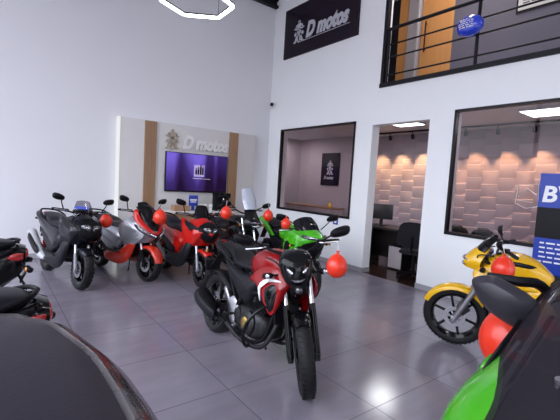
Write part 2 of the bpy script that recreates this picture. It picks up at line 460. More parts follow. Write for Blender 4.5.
        mk = MB(); mk.pillow([(.47, 0, 1.13), (.475, .085, 1.11), (.54, .155, 1.0), (.64, .135, .885), (.735, .06, .785), (.76, 0, .755), (.735, -.06, .785), (.64, -.135, .885), (.54, -.155, 1.0), (.475, -.085, 1.11)], (.05, 0, .035), (-.05, 0, -.03), 5, smooth=3)
        mk.build('front_mask', 'black', rt)
        ws = [[(.53, 0, 1.06), (.52, .08, 1.05), (.48, .13, 1.03)], [(.46, 0, 1.12), (.45, .075, 1.115), (.42, .12, 1.10)], [(.41, 0, 1.17), (.40, .05, 1.165), (.37, .09, 1.15)]]
    MB().patch(ws, 4, 4, .004, mirror=True).build('windscreen', screen, rt)
    # leg shield, tunnel, floor
    MB().loft([(.50, .70, .12, .12, .2, 3), (.36, .72, .19, .16, .34, 3.5), (.26, .68, .19, .14, .34, 3.5), (.20, .52, .12, .10, .24, 3), (-.02, .42, .11, .12, .16, 3), (-.16, .46, .12, .18, .16, 3)], 20, 3).build('leg_shield', 'matte', rt)
    for sg in (-1, 1):
        MB().side([(.52, .56), (.44, .66), (.30, .52), (.18, .40), (-.12, .385), (-.26, .30), (-.16, .20), (.16, .19), (.36, .27), (.46, .40)], .17, .055, sg, spine=((.38, .45), (-.12, .28))).build('floor_skirt', skirt, rt)
        MB().box((.02, sg * .19, .385), (.46, .12, .02), None, .008).build('footboard', 'rubber', rt)
        MB().side([(.20, .60), (.10, .70), (-.12, .745), (-.45, .775), (-.75, .845), (-1.0, .90), (-.93, .82), (-.72, .665), (-.46, .52), (-.2, .40), (.02, .38), (.12, .46)], .135, .07, sg, spine=((0, .58), (-.85, .83))).build('rear_side_panel', paint, rt)
        MB().side([(.05, .47), (-.10, .56), (-.40, .62), (-.62, .70), (-.5, .56), (-.28, .43), (-.05, .37)], .185, .02, sg, spine=((-.02, .45), (-.5, .62))).build('rear_lower_trim', skirt if kind == 'adv' else 'silver', rt)
    MB().loft([(.16, .55, .10, .10, .12, 2.5), (-.05, .58, .13, .14, .14, 2.5), (-.5, .66, .13, .10, .10, 2.5), (-.92, .83, .07, .04, .05, 2.5)], 16, 2).build('under_seat_body', 'matte', rt)
    MB().loft([(.20, .655, .05, .03, .02, 2.2), (.13, .70, .10, .05, .04, 2.6), (-.08, .755, .145, .05, .05, 3), (-.30, .765, .175, .045, .05, 3), (-.40, .785, .17, .06, .05, 3), (-.50, .815, .16, .06, .05, 3), (-.78, .86, .12, .05, .04, 3), (-.90, .885, .06, .02, .02, 2.4)], 20, 3).build('seat', seat_m, rt)
    if maxi:
        MB().loft([(-.25, .60, .17, .15, .20, 3), (-.50, .66, .20, .16, .24, 3.2), (-.78, .74, .195, .14, .24, 3.2), (-.97, .79, .165, .11, .20, 3), (-1.05, .81, .12, .07, .12, 2.6)], 22, 3).build('rear_cowl', paint, rt)
        MB().loft([(-.30, .80, .17, .04, .05, 3), (-.46, .86, .175, .06, .06, 3), (-.72, .895, .165, .055, .05, 3), (-.90, .90, .13, .04, .04, 3), (-.97, .895, .06, .02, .02, 2.4)], 20, 3).build('pillion_seat', 'dgrey', rt)
        for sg in (-1, 1):
            MB().pillow([(-.98, sg * .165, .84), (-1.06, sg * .07, .845), (-1.065, sg * .06, .79), (-1.0, sg * .15, .77), (-.93, sg * .175, .80)], (-.02, sg * .012, 0), (.02, 0, 0), 4, smooth=2).build('corner_light', 'redlens', rt)
    g = MB()
    for sg in (-1, 1):
        g.tube([(-.62, sg * .15, .83), (-.78, sg * .165, .88), (-.95, sg * .12, .925), (-1.0, 0, .935)], .014, 8, smooth=3)
    g.build('grab_rail', 'matte', rt)
    b = MB(); b.pillow([(-.96, -.09, .885), (-1.0, 0, .895), (-.96, .09, .885), (-.945, .06, .835), (-.96, 0, .815), (-.945, -.06, .835)], (-.03, 0, 0), (.02, 0, 0), 4, smooth=2); b.build('tail_light', 'redlens', rt)
    b = MB(); b.bar((-.9, 0, .82), (-1.06, 0, .48), .10, .012, .004); b.box((-1.03, 0, .60), (.012, .16, .10), Matrix.Rotation(-.45, 3, 'Y'), .004); b.build('plate_holder', 'matte', rt)
    for sg in (-1, 1):
        signal_light(rt, (-.97, sg * .05, .76), (-1.0 - .07 * maxi, sg * (.13 + .08 * maxi), .77 - .06 * maxi), None, 'amber', .018 + .01 * maxi)
        shock(rt, (-.63, sg * .125, .30), (-.47, sg * .135, .68))
    # engine/swingarm unit and exhaust
    e = MB(); e.loft([(-.05, .34, .10, .10, .10, 3, .03), (-.25, .32, .13, .12, .11, 3, .06), (-.45, .28, .06, .10, .09, 3, .13), (-.70, .255, .05, .07, .07, 3, .13), (-.76, .255, .02, .03, .03, 3, .13)], 16, 2)
    e.lathe([(.05, 0), (.085, .0), (.08, .04), (.03, .05)], (-.22, .17, .32), (0, 1, 0), 20); e.build('engine_unit', 'engine', rt)
    muffler(rt, [(-.30, -.17, .25), (-.45, -.19, .29), (-.76, -.22, .47), (-.90, -.22, .56)], [.03, .066, .076, .066], 'satin' if kind == 'adv' else 'matte', 'dgrey' if kind == 'adv' else 'alloy', 'matte')
    b = MB(); b.bar((.0, .12, .24), (-.12, .2, .02), .016, .016); b.bar((-.09, .17, .015), (-.16, .23, .01), .03, .012); b.build('side_stand', 'matte', rt)
    # handlebar
    hb = [(.36, -.32, 1.03), (.40, -.22, 1.02), (.43, -.08, .99), (.43, .08, .99), (.40, .22, 1.02), (.36, .32, 1.03)]
    grips(rt, [((.375, -.24, 1.025), (.345, -.36, 1.03)), ((.375, .24, 1.025), (.345, .36, 1.03))], xf, hb)
    b = MB(xf); b.loft([(.33, 1.0, .10, .03, .03, 3), (.40, 1.02, .14, .04, .05, 3), (.47, 1.0, .10, .03, .04, 3)], 16, 2); cv = b.build('handlebar_cover', 'matte', rt)
    b = MB(xf); b.box((.355, 0, 1.055), (.02, .17, .08), Matrix.Rotation(-.7, 3, 'Y'), .006); b.build('instrument_panel', 'lcd' if lcd else 'lcd_dark', rt)
    for sg in (-1, 1):
        mirror(rt, (.39, sg * .25, 1.03), (.40, sg * .335, 1.195), xf, .155, .085, .12, sg)
    return rt

# ------------------------------------------------------------------ naked motorcycles
def naked(name, label, loc, rz, tank, shroud, steer=0., front='mask', guard=True, screen=False, fend='black', lean=0., lens='amber', stripe=True, group=None, silver_fork=False, mirrors=True, tall=0., panel='dgrey', up=0., rk=25., scale=1., ux=0.):
    rt = thing(name, label, 'motorcycle', loc, rz, group); rt.rotation_euler[0] = lean; rt.scale = (scale,) * 3
    U = Matrix.Translation((ux, 0, up))
    wb2 = .68; R = .302
    H = (.44, 0, .84); rake = math.radians(rk); xf = steer_xf(H, rake, steer); xu = xf @ U
    wheel(rt, 'front_wheel', wb2, R, .112, .222, 6 if silver_fork else 5, xf, 'black', 'one' if silver_fork else 'twin', (1,), .10 if silver_fork else .135)
    wheel(rt, 'rear_wheel', -wb2, R, .14, .222, 5, None, 'black', 'twin', (-1,), .11)
    fork(rt, wb2, R, (.43 - (rk - 25) * .012, 0, .90 + up), .10, xf, 'alloy' if silver_fork else 'black', 'chrome', .028, .020, .50 if not silver_fork else .55)
    b = MB(xf); b.box((.47, 0, .76), (.07, .26, .035), Matrix.Rotation(-.42, 3, 'Y'), .01); b.box((.425, 0, .90), (.07, .25, .03), Matrix.Rotation(-.42, 3, 'Y'), .01); b.build('triple_clamp', 'matte', rt)
    fender(rt, 'front_fender', wb2, R, .022, .075, math.radians(62 if not silver_fork else 22), math.radians(165 if not silver_fork else 150), fend, xf, .05)
    fender(rt, 'rear_hugger', -wb2, R, .03, .085, math.radians(35), math.radians(125), 'matte', None, .04)
    # tank
    MB(Matrix.Translation((0, 0, up * .6))).loft([(.47, .78, .07, .06, .10, 2.4), (.40, .84, .14, .085, .15, 2.5), (.24, .87, .175, .10, .17, 2.6), (.06, .84, .165, .09, .15, 2.6), (-.06, .78, .11, .05, .09, 2.4), (-.10, .76, .07, .02, .05, 2.2)], 24, 4).build('fuel_tank', tank, rt)
    b = MB(); b.lathe([(.001, .012), (.035, .012), (.042, 0), (.042, -.02)], (.26, 0, .972), (.05, 0, 1), 20); b.build('fuel_cap', 'alloy', rt)
    for sg in (-1, 1):
        o = MB().side([(.55, .80, .135), (.48, .86, .145), (.34, .88, .165), (.16, .82, .17), (.04, .72, .165), (.18, .70, .185), (.32, .60, .19), (.42, .52, .175), (.47, .57, .17), (.52, .70, .155)], .17, .022, sg, spine=((.18, .76), (.52, .74))).build('tank_shroud', shroud, rt)
        MB().side([(.51, .76, .165), (.42, .76, .19), (.34, .68, .205), (.41, .55, .192), (.46, .58, .182), (.49, .68, .175)], .2, .022, sg).build('radiator_shroud', 'black', rt)
        if stripe:
            MB().side([(.53, .795, .160), (.42, .80, .187), (.30, .765, .203), (.25, .69, .210), (.31, .60, .212), (.285, .69, .212), (.325, .745, .205), (.42, .775, .192)], .205, .006, sg, thick=.006, smooth=2, spine=((.28, .69), (.40, .785))).build('stripe_decal', 'white', o)
        MB().side([(.14, .72), (.02, .74), (-.12, .73), (-.30, .76), (-.46, .80), (-.40, .70), (-.22, .56), (-.08, .48), (.04, .50), (.10, .60)], .12, .05, sg, spine=((.03, .62), (-.32, .73))).build('side_cover', panel, rt)
        MB().side([(-.28, .76, .13), (-.50, .84, .12), (-.76, .92, .07), (-.86, .925, .04), (-.80, .865, .06), (-.56, .78, .10), (-.36, .71, .12)], .10, .03, sg, spine=((-.36, .75), (-.76, .895))).build('tail_cowl', 'black' if panel != 'yellow' else 'yellow', rt)
    if panel == 'yellow':
        for sg in (-1, 1):
            MB().side([(.06, .93), (.20, .955), (.33, .945), (.27, .925), (.30, .915), (.22, .905), (.24, .893), (.14, .90)], .163, .012, sg, smooth=2, spine=((.12, .925), (.28, .932))).build('tank_emblem', 'black', rt)
    # seat
    MB().loft([(.02, .785, .06, .02, .03, 2.4), (-.05, .79, .11, .035, .04, 2.8), (-.22, .785, .135, .03, .04, 3), (-.33, .80, .13, .045, .04, 3), (-.40, .845, .12, .045, .05, 3), (-.62, .885, .10, .04, .04, 3), (-.74, .905, .05, .02, .03, 2.4)], 20, 4).build('seat', 'seat', rt)
    g = MB()
    for sg in (-1, 1): g.tube([(-.40, sg * .13, .82), (-.5, sg * .16, .87), (-.72, sg * .12, .935), (-.80, sg * .03, .95)], .013, 8, smooth=3)
    g.build('grab_rail', 'matte', rt)
    b = MB(); b.pillow([(-.84, -.06, .92), (-.88, 0, .925), (-.84, .06, .92), (-.835, .03, .87), (-.835, -.03, .87)], (-.03, 0, 0), (.02, 0, 0), 4, smooth=2); b.build('tail_light', 'redlens', rt)
    b = MB(); b.bar((-.72, 0, .86), (-.98, 0, .58), .09, .014, .004); b.box((-.98, 0, .62), (.012, .17, .12), Matrix.Rotation(-.5, 3, 'Y'), .004); b.build('plate_holder', 'matte', rt)
    for sg in (-1, 1):
        signal_light(rt, (-.84, sg * .04, .78), (-.88, sg * .15, .79), None, lens, .02)
    # frame, swingarm, shock
    f = MB()
    for sg in (-1, 1):
        f.tube([(.43, sg * .04, .80), (.30, sg * .11, .66), (.02, sg * .13, .58), (-.14, sg * .13, .42), (-.16, sg * .12, .30)], .022, 8, smooth=3)
        f.tube([(.42, sg * .03, .72), (.34, sg * .08, .45), (.30, sg * .11, .28), (.10, sg * .12, .20), (-.12, sg * .12, .24)], .017, 8, smooth=3)
        f.tube([(-.02, sg * .12, .66), (-.4, sg * .11, .74), (-.72, sg * .06, .86)], .016, 8, smooth=3)
        f.tube([(-.14, sg * .12, .42), (-.45, sg * .10, .70)], .014, 8)
    f.build('frame', 'matte', rt)
    s = MB()
    for sg in (-1, 1): s.bar((-.12, sg * .10, .36), (-.70, sg * .11, R), .035, .06, .008)
    s.bar((-.28, -.10, .36), (-.28, .10, .36), .05, .05, .008); s.build('swingarm', 'matte', rt)
    shock(rt, (-.22, 0, .38), (-.12, 0, .68), 'gold')
    # engine
    e = MB(); e.loft([(.30, .36, .08, .06, .08, 3), (.22, .36, .15, .12, .13, 3.5), (.0, .36, .165, .13, .14, 3.5), (-.14, .36, .13, .10, .11, 3.5), (-.18, .36, .06, .05, .05, 3)], 18, 2)
    for sg in (-1, 1):
        e.lathe([(.10, 0), (.098, .02), (.08, .035), (.03, .042), (.001, .042)], (.12, sg * .145, .36), (0, sg, 0), 24)
        e.lathe([(.06, 0), (.055, .02), (.02, .028), (.001, .028)], (-.06, sg * .145, .38), (0, sg, 0), 20)
    en = e.build('engine', 'engine', rt)
    c = MB(); q = Matrix.Rotation(.35, 3, 'Y')
    for k in range(8):
        p = Vector((.17, 0, .47)) + q @ Vector((0, 0, k * .024)); c.box(p, (.19 - .002 * k, .21, .010), q, .003)
    c.box(Vector((.17, 0, .47)) + q @ Vector((0, 0, .09)), (.14, .16, .20), q, .01)
    c.box(Vector((.17, 0, .47)) + q @ Vector((0, 0, .215)), (.17, .19, .06), q, .015); c.build('cylinder', 'matte', en)
    for sg in (-1, 1):
        b = MB(); b.lathe([(.05, 0), (.05, .012), (.042, .016), (.001, .016)], (.12, sg * .186, .36), (0, sg, 0), 20); b.build('engine_cover_badge', 'alloy' if sg > 0 else 'gold', en)
    h = MB(); h.tube([(.30, -.03, .60), (.38, -.05, .54), (.39, -.08, .38), (.30, -.12, .22), (.05, -.15, .19), (-.18, -.16, .24), (-.28, -.17, .27)], .02, 10, smooth=4); h.build('exhaust_pipe', 'engine' if front == 'mask' else 'steel', rt)
    muffler(rt, [(-.22, -.17, .25), (-.40, -.195, .285), (-.47, -.205, .31), (-.66, -.23, .385), (-.70, -.235, .40)], [.022, .026, .074, .082, .06], 'matte', 'dgrey', 'alloy')
    for sg in (-1, 1):
        b = MB(); b.bar((-.14, sg * .13, .36), (-.16, sg * .25, .345), .022, .02, .005)
        pl = MB(); pl.side([(-.10, .44), (-.20, .50), (-.26, .47), (-.34, .54), (-.40, .52), (-.30, .42), (-.24, .34), (-.20, .27), (-.13, .28), (-.12, .36)], .145, .012, sg, smooth=2, spine=((-.17, .38), (-.33, .5)))
        p = pl.build('footpeg_bracket', 'alloy', rt); b.build('footpeg', 'rubber', p)
        b = MB(); b.bar((-.14, sg * .17, .32), (-.02, sg * .19, .30), .012, .012, .003); b.box((.0, sg * .20, .30), (.03, .06, .014), None, .004); b.build('foot_lever', 'alloy', p)
    if guard:
        g = MB()
        for sg in (-1, 1):
            g.tube([(.40, sg * .05, .60), (.36, sg * .20, .56), (.31, sg * .285, .44), (.27, sg * .285, .30), (.22, sg * .20, .20), (.12, sg * .10, .20)], .0135, 10, smooth=4)
        g.build('crash_bar', 'black', rt)
    r = MB(); r.box((.40, 0, .55), (.03, .24, .22), Matrix.Rotation(-.25, 3, 'Y'), .005); r.build('radiator', 'matte', rt)
    b = MB(); b.bar((.0, .12, .26), (-.08, .23, .015), .018, .018, .004); b.box((-.09, .24, .012), (.06, .05, .012), None, .004); b.build('side_stand', 'matte', rt)
    # drive chain cover on the left
    b = MB(); b.side([(-.16, .40), (-.45, .39), (-.72, .385), (-.73, .36), (-.45, .355), (-.16, .35)], .125, .012, 1, smooth=2, spine=((-.2, .375), (-.7, .37))); b.build('chain_guard', 'matte', rt)
    # bars
    hz = .985 + tall
    hb = [(.30, -.34, hz + .01), (.36, -.24, hz + .02), (.42, -.10, hz - .04), (.42, .10, hz - .04), (.36, .24, hz + .02), (.30, .34, hz + .01)]
    grips(rt, [((.345, -.245, hz + .018), (.29, -.37, hz + .008)), ((.345, .245, hz + .018), (.29, .37, hz + .008))], xu, hb)
    if mirrors:
        for sg in (-1, 1): mirror(rt, (.38, sg * .21, hz + .02), (.40, sg * .385, hz + .095), xu, .165, .085, .15, sg)
    b = MB(xu); b.box((.50, 0, hz - .06), (.05, .15, .09), Matrix.Rotation(-.7, 3, 'Y'), .012); b.build('instrument_panel', 'lcd_dark', rt)
    cb = MB(xf)
    for sg in (-1, 1): cb.tube([(.39, sg * .22, hz + .01), (.52, sg * .14, hz - .02), (.50, sg * .06, .82), (.44, sg * .05, .66)], .006, 6, smooth=4)
    cb.build('control_cable', 'rubber', rt)
    if front == 'mask':
        # narrow shield-shaped lamp mask
        mk = MB(xu); mk.pillow([(.60, 0, .985), (.60, .085, .975), (.615, .125, .92), (.63, .115, .83), (.65, .075, .755), (.655, 0, .735), (.65, -.075, .755), (.63, -.115, .83), (.615, -.125, .92), (.60, -.085, .975)], (.055, 0, .01), (-.14, 0, .0), 5, smooth=3)
        mk.build('headlight_mask', 'black', rt)
        for sg in (-1, 1):
            b = MB(xu); b.pillow([(.655, sg * .03, .865), (.645, sg * .075, .90), (.632, sg * .10, .89), (.645, sg * .085, .84), (.665, sg * .05, .815)], (.016, 0, 0), (-.02, 0, 0), 4, smooth=3); h = b.build('headlight', 'lens', rt)
            b = MB(xu); b.pillow([(.688, sg * .036, .852), (.674, sg * .074, .880), (.668, sg * .080, .868), (.688, sg * .05, .838)], (.004, 0, 0), (-.008, 0, 0), 3, smooth=2); b.build('led_strip', 'reflector', h)
        b = MB(xu); b.pillow([(.675, -.06, .80), (.69, 0, .79), (.675, .06, .80), (.67, .055, .785), (.685, 0, .772), (.67, -.055, .785)], (.012, 0, 0), (-.02, 0, 0), 3, smooth=2); b.build('lamp_bezel', 'silver', rt)
        b = MB(xu); b.lathe([(.034, 0), (.036, .012), (.028, .02), (.001, .026)], (.67, 0, .715), (1, 0, -.1), 20); b.box((.62, 0, .72), (.09, .12, .10), None, .02); lb = b.build('lower_lamp', 'matte', rt)
        b = MB(xu); b.lathe([(.026, 0), (.02, .008), (.001, .012)], (.692, 0, .713), (1, 0, -.1), 20); b.build('lamp_lens', 'lens', lb)
    elif front == 'cowl':
        G = [[(.54, 0, 1.01), (.53, .06, 1.0), (.49, .10, .98)], [(.63, 0, .94), (.615, .08, .93), (.53, .135, .91)], [(.70, 0, .85), (.68, .085, .845), (.56, .15, .83)], [(.70, 0, .78), (.67, .07, .775), (.55, .12, .76)]]
        MB(xu).patch(G, 4, 4, .008, mirror=True, inward=(.45, 0, .88)).build('headlight_cowl', shroud, rt)
        b = MB(xu); b.pillow([(.715, 0, .86), (.69, .08, .865), (.655, .10, .83), (.685, .07, .795), (.715, 0, .785), (.685, -.07, .795), (.655, -.10, .83), (.69, -.08, .865)], (.02, 0, 0), (-.02, 0, 0), 4, smooth=3); h = b.build('headlight', 'reflector', rt)
        MB(xu).patch([[(.60, 0, .965), (.585, .075, .955), (.53, .12, .94)], [(.53, 0, 1.05), (.52, .065, 1.045), (.48, .11, 1.02)], [(.47, 0, 1.10), (.46, .05, 1.095), (.43, .085, 1.08)]], 4, 4, .008, mirror=True).build('flyscreen', 'black', rt)
    for sg in (-1, 1):
        signal_light(rt, (.52, sg * .10, .80), (.53, sg * .215, .805), xu, 'amber' if front != 'mask' else 'reflector', .024)
    if screen:
        MB(xu).patch([[(.58, 0, 1.05), (.56, .07, 1.045), (.50, .12, 1.03)], [(.49, 0, 1.22), (.475, .08, 1.21), (.43, .135, 1.19)], [(.40, 0, 1.37), (.39, .07, 1.36), (.36, .11, 1.335)]], 4, 4, .005, mirror=True).build('windscreen', 'clear', rt)
    return rt

# ------------------------------------------------------------------ fully faired sport motorcycles
def sport(name, label, loc, rz, paint, steer=0., screen='smoke', sc_h=0., group=None, mirrors=True, scale=1., ws=None, mir=None, bw=1., sig=True, G=None):
    rt = thing(name, label, 'motorcycle', loc, rz, group); rt.scale = (scale,) * 3
    wb2 = .69; R = .30; H = (.45, 0, .82); xf = steer_xf(H, math.radians(24.5), steer)
    wheel(rt, 'front_wheel', wb2, R, .115, .222, 5, xf, 'black', 'twin', (-1, 1), .14)
    wheel(rt, 'rear_wheel', -wb2, R, .15, .222, 5, None, 'black', 'twin', (-1,), .11)
    fork(rt, wb2, R, (.44, 0, .84), .10, xf, 'black', 'chrome', .028, .02)
    fender(rt, 'front_fender', wb2, R, .022, .075, math.radians(28), math.radians(160), 'black', xf, .05)
    fender(rt, 'rear_hugger', -wb2, R, .03, .09, math.radians(35), math.radians(120), 'matte', None, .04)
    # upper fairing: beak, flanks
    hl = G is None
    G = G or [[(.70, 0, 1.0), (.69, .07, .99), (.62, .135, .97), (.50, .19, .94)],
         [(.86, 0, .945), (.83, .08, .935), (.72, .165, .91), (.50, .235, .88)],
         [(.965, 0, .885), (.92, .08, .87), (.78, .18, .83), (.52, .255, .78)],
         [(.95, 0, .845), (.90, .075, .825), (.76, .165, .76), (.52, .245, .66)]]
    MB().patch(G, 4, 4, .01, mirror=True, inward=(.5, 0, .8)).build('upper_fairing', paint, rt)
    b = MB(); b.pillow([(.955, 0, .848), (.895, .085, .825), (.79, .165, .77), (.73, .165, .66), (.75, .08, .57), (.76, 0, .55), (.75, -.08, .57), (.73, -.165, .66), (.79, -.165, .77), (.895, -.085, .825)], (.035, 0, -.01), (-.12, 0, .03), 4, smooth=2); b.build('nose_intake', 'matte', rt)
    for sg in (-1, 1) if hl else ():
        b = MB(); b.pillow([(.955, sg * .03, .885), (.86, sg * .135, .905), (.77, sg * .175, .90), (.81, sg * .175, .865), (.89, sg * .12, .855), (.95, sg * .05, .855)], (.022, sg * .012, .01), (-.03, 0, 0), 4, smooth=3); h = b.build('headlight', 'lens', rt)
        b = MB(); b.pillow([(.955, sg * .05, .882), (.895, sg * .118, .893), (.885, sg * .135, .875), (.94, sg * .075, .866)], (.008, sg * .006, .004), (-.01, 0, 0), 3, smooth=2); b.build('led_strip', 'reflector', h)
    for sg in (-1, 1):
        MB().side([(.74, .84, .185), (.60, .92, .215), (.44, .90, .235), (.34, .78, .235), (.28, .60, .22), (.20, .42, .20), (.32, .30, .18), (.46, .36, .20), (.56, .52, .225), (.66, .68, .22)], .22, .025, sg, spine=((.58, .80), (.34, .42))).build('side_fairing', paint, rt)
        MB().side([(.56, .74, .25), (.46, .78, .262), (.38, .64, .255), (.32, .46, .232), (.40, .42, .228), (.50, .56, .245)], .25, .01, sg, spine=((.49, .70), (.38, .48))).build('fairing_vent', 'matte', rt)
        MB().side([(.34, .34), (.14, .42), (-.10, .36), (-.16, .26), (.10, .18), (.30, .19), (.40, .26)], .13, .05, sg, spine=((.28, .28), (-.04, .29))).build('belly_pan', 'black', rt)
        MB().side([(.12, .70), (-.06, .72), (-.30, .76), (-.42, .74), (-.22, .58), (-.06, .50), (.04, .54)], .125, .04, sg, spine=((.0, .63), (-.3, .72))).build('side_cover', 'matte', rt)
        MB().side([(-.22, .76, .14), (-.40, .86, .14), (-.66, .965, .10), (-.88, 1.0, .05), (-.94, .99, .03), (-.84, .92, .06), (-.60, .82, .11), (-.36, .72, .13)], .12, .04, sg, spine=((-.34, .78), (-.82, .96))).build('tail_cowl', paint, rt)
    ws = ws or [[(.80, 0, .955), (.775, .075, .945), (.69, .145, .925), (.60, .175, .915)], [(.70, 0, 1.055 + sc_h * .5), (.68, .085, 1.045 + sc_h * .5), (.60, .15, 1.01 + sc_h * .5), (.52, .18, .98 + sc_h * .5)], [(.56, 0, 1.13 + sc_h), (.545, .075, 1.12 + sc_h), (.49, .13, 1.085 + sc_h), (.44, .155, 1.05 + sc_h)]]
    w = MB().patch(ws, 5, 5, .004, mirror=True).build('windscreen', screen, rt)
    MB().loft([(.46, .80, .08, .08, .12, 2.4), (.38, .86, .15, .10, .16, 2.5), (.22, .88, .18, .11, .17, 2.6), (.04, .85, .17, .09, .15, 2.6), (-.08, .79, .10, .05, .09, 2.4), (-.12, .77, .06, .02, .05, 2.2)], 24, 4).build('fuel_tank', paint, rt)
    MB().loft([(.02, .785, .06, .02, .03, 2.4), (-.06, .79, .12, .03, .04, 2.8), (-.24, .79, .14, .03, .04, 3), (-.33, .81, .13, .04, .04, 3)], 20, 3).build('rider_seat', 'seat', rt)
    MB().loft([(-.34, .87, .08, .02, .04, 2.6), (-.40, .89, .11, .04, .05, 3), (-.58, .95, .10, .035, .04, 3), (-.76, .985, .06, .02, .03, 2.4)], 20, 3).build('pillion_seat', 'seat', rt)
    MB().loft([(-.10, .66, .12, .10, .12, 3), (-.4, .76, .12, .06, .10, 3), (-.86, .94, .05, .03, .04, 3)], 16, 2).build('subframe', 'matte', rt)
    b = MB(); b.pillow([(-.92, -.06, .985), (-.95, 0, .99), (-.92, .06, .985), (-.90, .03, .93), (-.90, -.03, .93)], (-.03, 0, 0), (.02, 0, 0), 4, smooth=2); b.build('tail_light', 'redlens', rt)
    b = MB(); b.bar((-.78, 0, .90), (-1.0, 0, .60), .09, .014, .004); b.build('plate_holder', 'matte', rt)
    f = MB()
    for sg in (-1, 1):
        f.tube([(.42, sg * .05, .78), (.25, sg * .15, .68), (-.02, sg * .15, .56), (-.14, sg * .13, .38)], .026, 8, smooth=3)
    f.build('frame', 'matte', rt)
    s = MB()
    for sg in (-1, 1): s.bar((-.12, sg * .10, .36), (-.70, sg * .12, R), .035, .06, .008)
    s.build('swingarm', 'matte', rt)
    e = MB(); e.loft([(.32, .42, .10, .10, .12, 3), (.20, .40, .16, .22, .16, 3.5), (.0, .38, .17, .14, .15, 3.5), (-.16, .38, .10, .10, .10, 3)], 18, 2)
    for sg in (-1, 1): e.lathe([(.10, 0), (.095, .02), (.05, .035), (.001, .038)], (.06, sg * .15, .37), (0, sg, 0), 22)
    e.build('engine', 'engine', rt)
    r = MB(); r.box((.44, 0, .50), (.03, .30, .32), Matrix.Rotation(-.25, 3, 'Y'), .005); r.build('radiator', 'matte', rt)
    muffler(rt, [(-.22, -.18, .27), (-.34, -.19, .31), (-.68, -.22, .43), (-.80, -.225, .475)], [.03, .06, .066, .055], 'matte', 'black', 'alloy')
    b = MB(); b.bar((.0, .12, .26), (-.08, .23, .015), .018, .018, .004); b.box((-.09, .24, .012), (.06, .05, .012), None, .004); b.build('side_stand', 'matte', rt)
    hz = .93
    hb = [(.36, -.30, hz), (.40, -.18, hz + .01), (.44, -.08, hz), (.44, .08, hz), (.40, .18, hz + .01), (.36, .30, hz)]
    hb = [(q[0], q[1] * bw, q[2]) for q in hb]
    grips(rt, [((.385, -.20 * bw, hz), (.33, -.325 * bw, hz - .015)), ((.385, .20 * bw, hz), (.33, .325 * bw, hz - .015))], xf, hb)
    b = MB(); b.box((.56, 0, .99), (.04, .19, .09), Matrix.Rotation(-.6, 3, 'Y'), .012); b.build('instrument_panel', 'lcd_dark', rt)
    if mirrors:
        for sg in (-1, 1): mirror(rt, *[(q[0], sg * q[1], q[2]) for q in (mir or ((.70, .15, .965), (.60, .40, 1.115)))], None, .20, .095 if sig else .135, .15, sg)
    for sg in (-1, 1) if sig else (): signal_light(rt, (.66, sg * .235, .75), (.66, sg * .30, .75), None, 'amber', .018)
    return rt
# ------------------------------------------------------------------ room materials
def wall_mat(name, col, rough=.55):
    return mat(name, col, rough, var=.02, vscale=1.5, bump=.05, bscale=120)
M['wall'] = wall_mat('white_wall_paint', (.78, .78, .81))
M['wall_lit'] = wall_mat('white_wall_paint_lit', (.90, .91, .92))  # same white paint, stronger light on the right wall put into its colour
M['ceil'] = wall_mat('ceiling_paint', (.70, .69, .72))
M['base'] = mat('grey_skirting_tile', (.36, .35, .38), .3, var=.08)
M['frame'] = mat('black_aluminium', (.010, .008, .011), .4, spec=.22)
M['panel'] = mat('cream_panel_laminate', (.66, .64, .63), .4, var=.03)
M['steelb'] = mat('black_steel_paint', (.010, .009, .013), .45, spec=.2)
M['signbg'] = mat('dark_sign_vinyl', (.014, .008, .016), .5, spec=.15, var=.1)
M['letter'] = mat('silver_lettering', (.62, .62, .68), .3, metal=.2)
M['letter2'] = mat('pale_lettering', (.80, .78, .77), .35)
M['goldline'] = mat('bronze_emblem', (.44, .36, .27), .4)
M['led'] = emis('lamp_tube', (.93, .95, 1.), 9.)
M['ledpanel'] = emis('light_panel', (.95, .97, 1.), 7.)
M['bulb'] = emis('spot_bulb', (1., .75, .45), 12.)
M['officefloor'] = mat('dark_brown_tile', (.035, .017, .013), .18, var=.25, vscale=2)
M['desk'] = mat('black_desk_laminate', (.012, .011, .012), .35)
M['blue'] = mat('blue_print', (.008, .04, .36), .4)
M['cup'] = mat('white_paper_cup', (.8, .8, .8), .5)
M['office'] = wall_mat('mauve_office_paint', (.50, .44, .46))
M['winglass'] = glassy('window_glass', (.84, .80, .82), .018, .01)
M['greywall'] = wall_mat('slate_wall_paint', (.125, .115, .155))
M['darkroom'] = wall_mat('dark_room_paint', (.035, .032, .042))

def wood(name, c1, c2, scale=3., rough=.4):
    m = bpy.data.materials.new(name); m.use_nodes = True; nt = m.node_tree; b = nt.nodes['Principled BSDF']
    tc = _n(nt, 'ShaderNodeTexCoord'); mp = _n(nt, 'ShaderNodeMapping'); mp.inputs['Scale'].default_value = (scale * 6, scale * 6, scale * .35)
    no = _n(nt, 'ShaderNodeTexNoise'); no.inputs['Scale'].default_value = 2.; no.inputs['Detail'].default_value = 6; no.inputs['Distortion'].default_value = .6
    mx = _n(nt, 'ShaderNodeMix', data_type='RGBA'); mx.inputs[6].default_value = (*c1, 1); mx.inputs[7].default_value = (*c2, 1)
    nt.links.new(tc.outputs['Object'], mp.inputs[0]); nt.links.new(mp.outputs[0], no.inputs['Vector'])
    nt.links.new(no.outputs['Fac'], mx.inputs[0]); nt.links.new(mx.outputs[2], b.inputs['Base Color']); b.inputs['Roughness'].default_value = rough
    return m
M['wood'] = wood('oak_slat', (.28, .15, .08), (.42, .25, .14))
M['door'] = wood('orange_door_veneer', (.58, .25, .08), (.72, .36, .13), 1.2, .35)
M['tabletop'] = mat('white_table_laminate', (.75, .72, .70), .35)

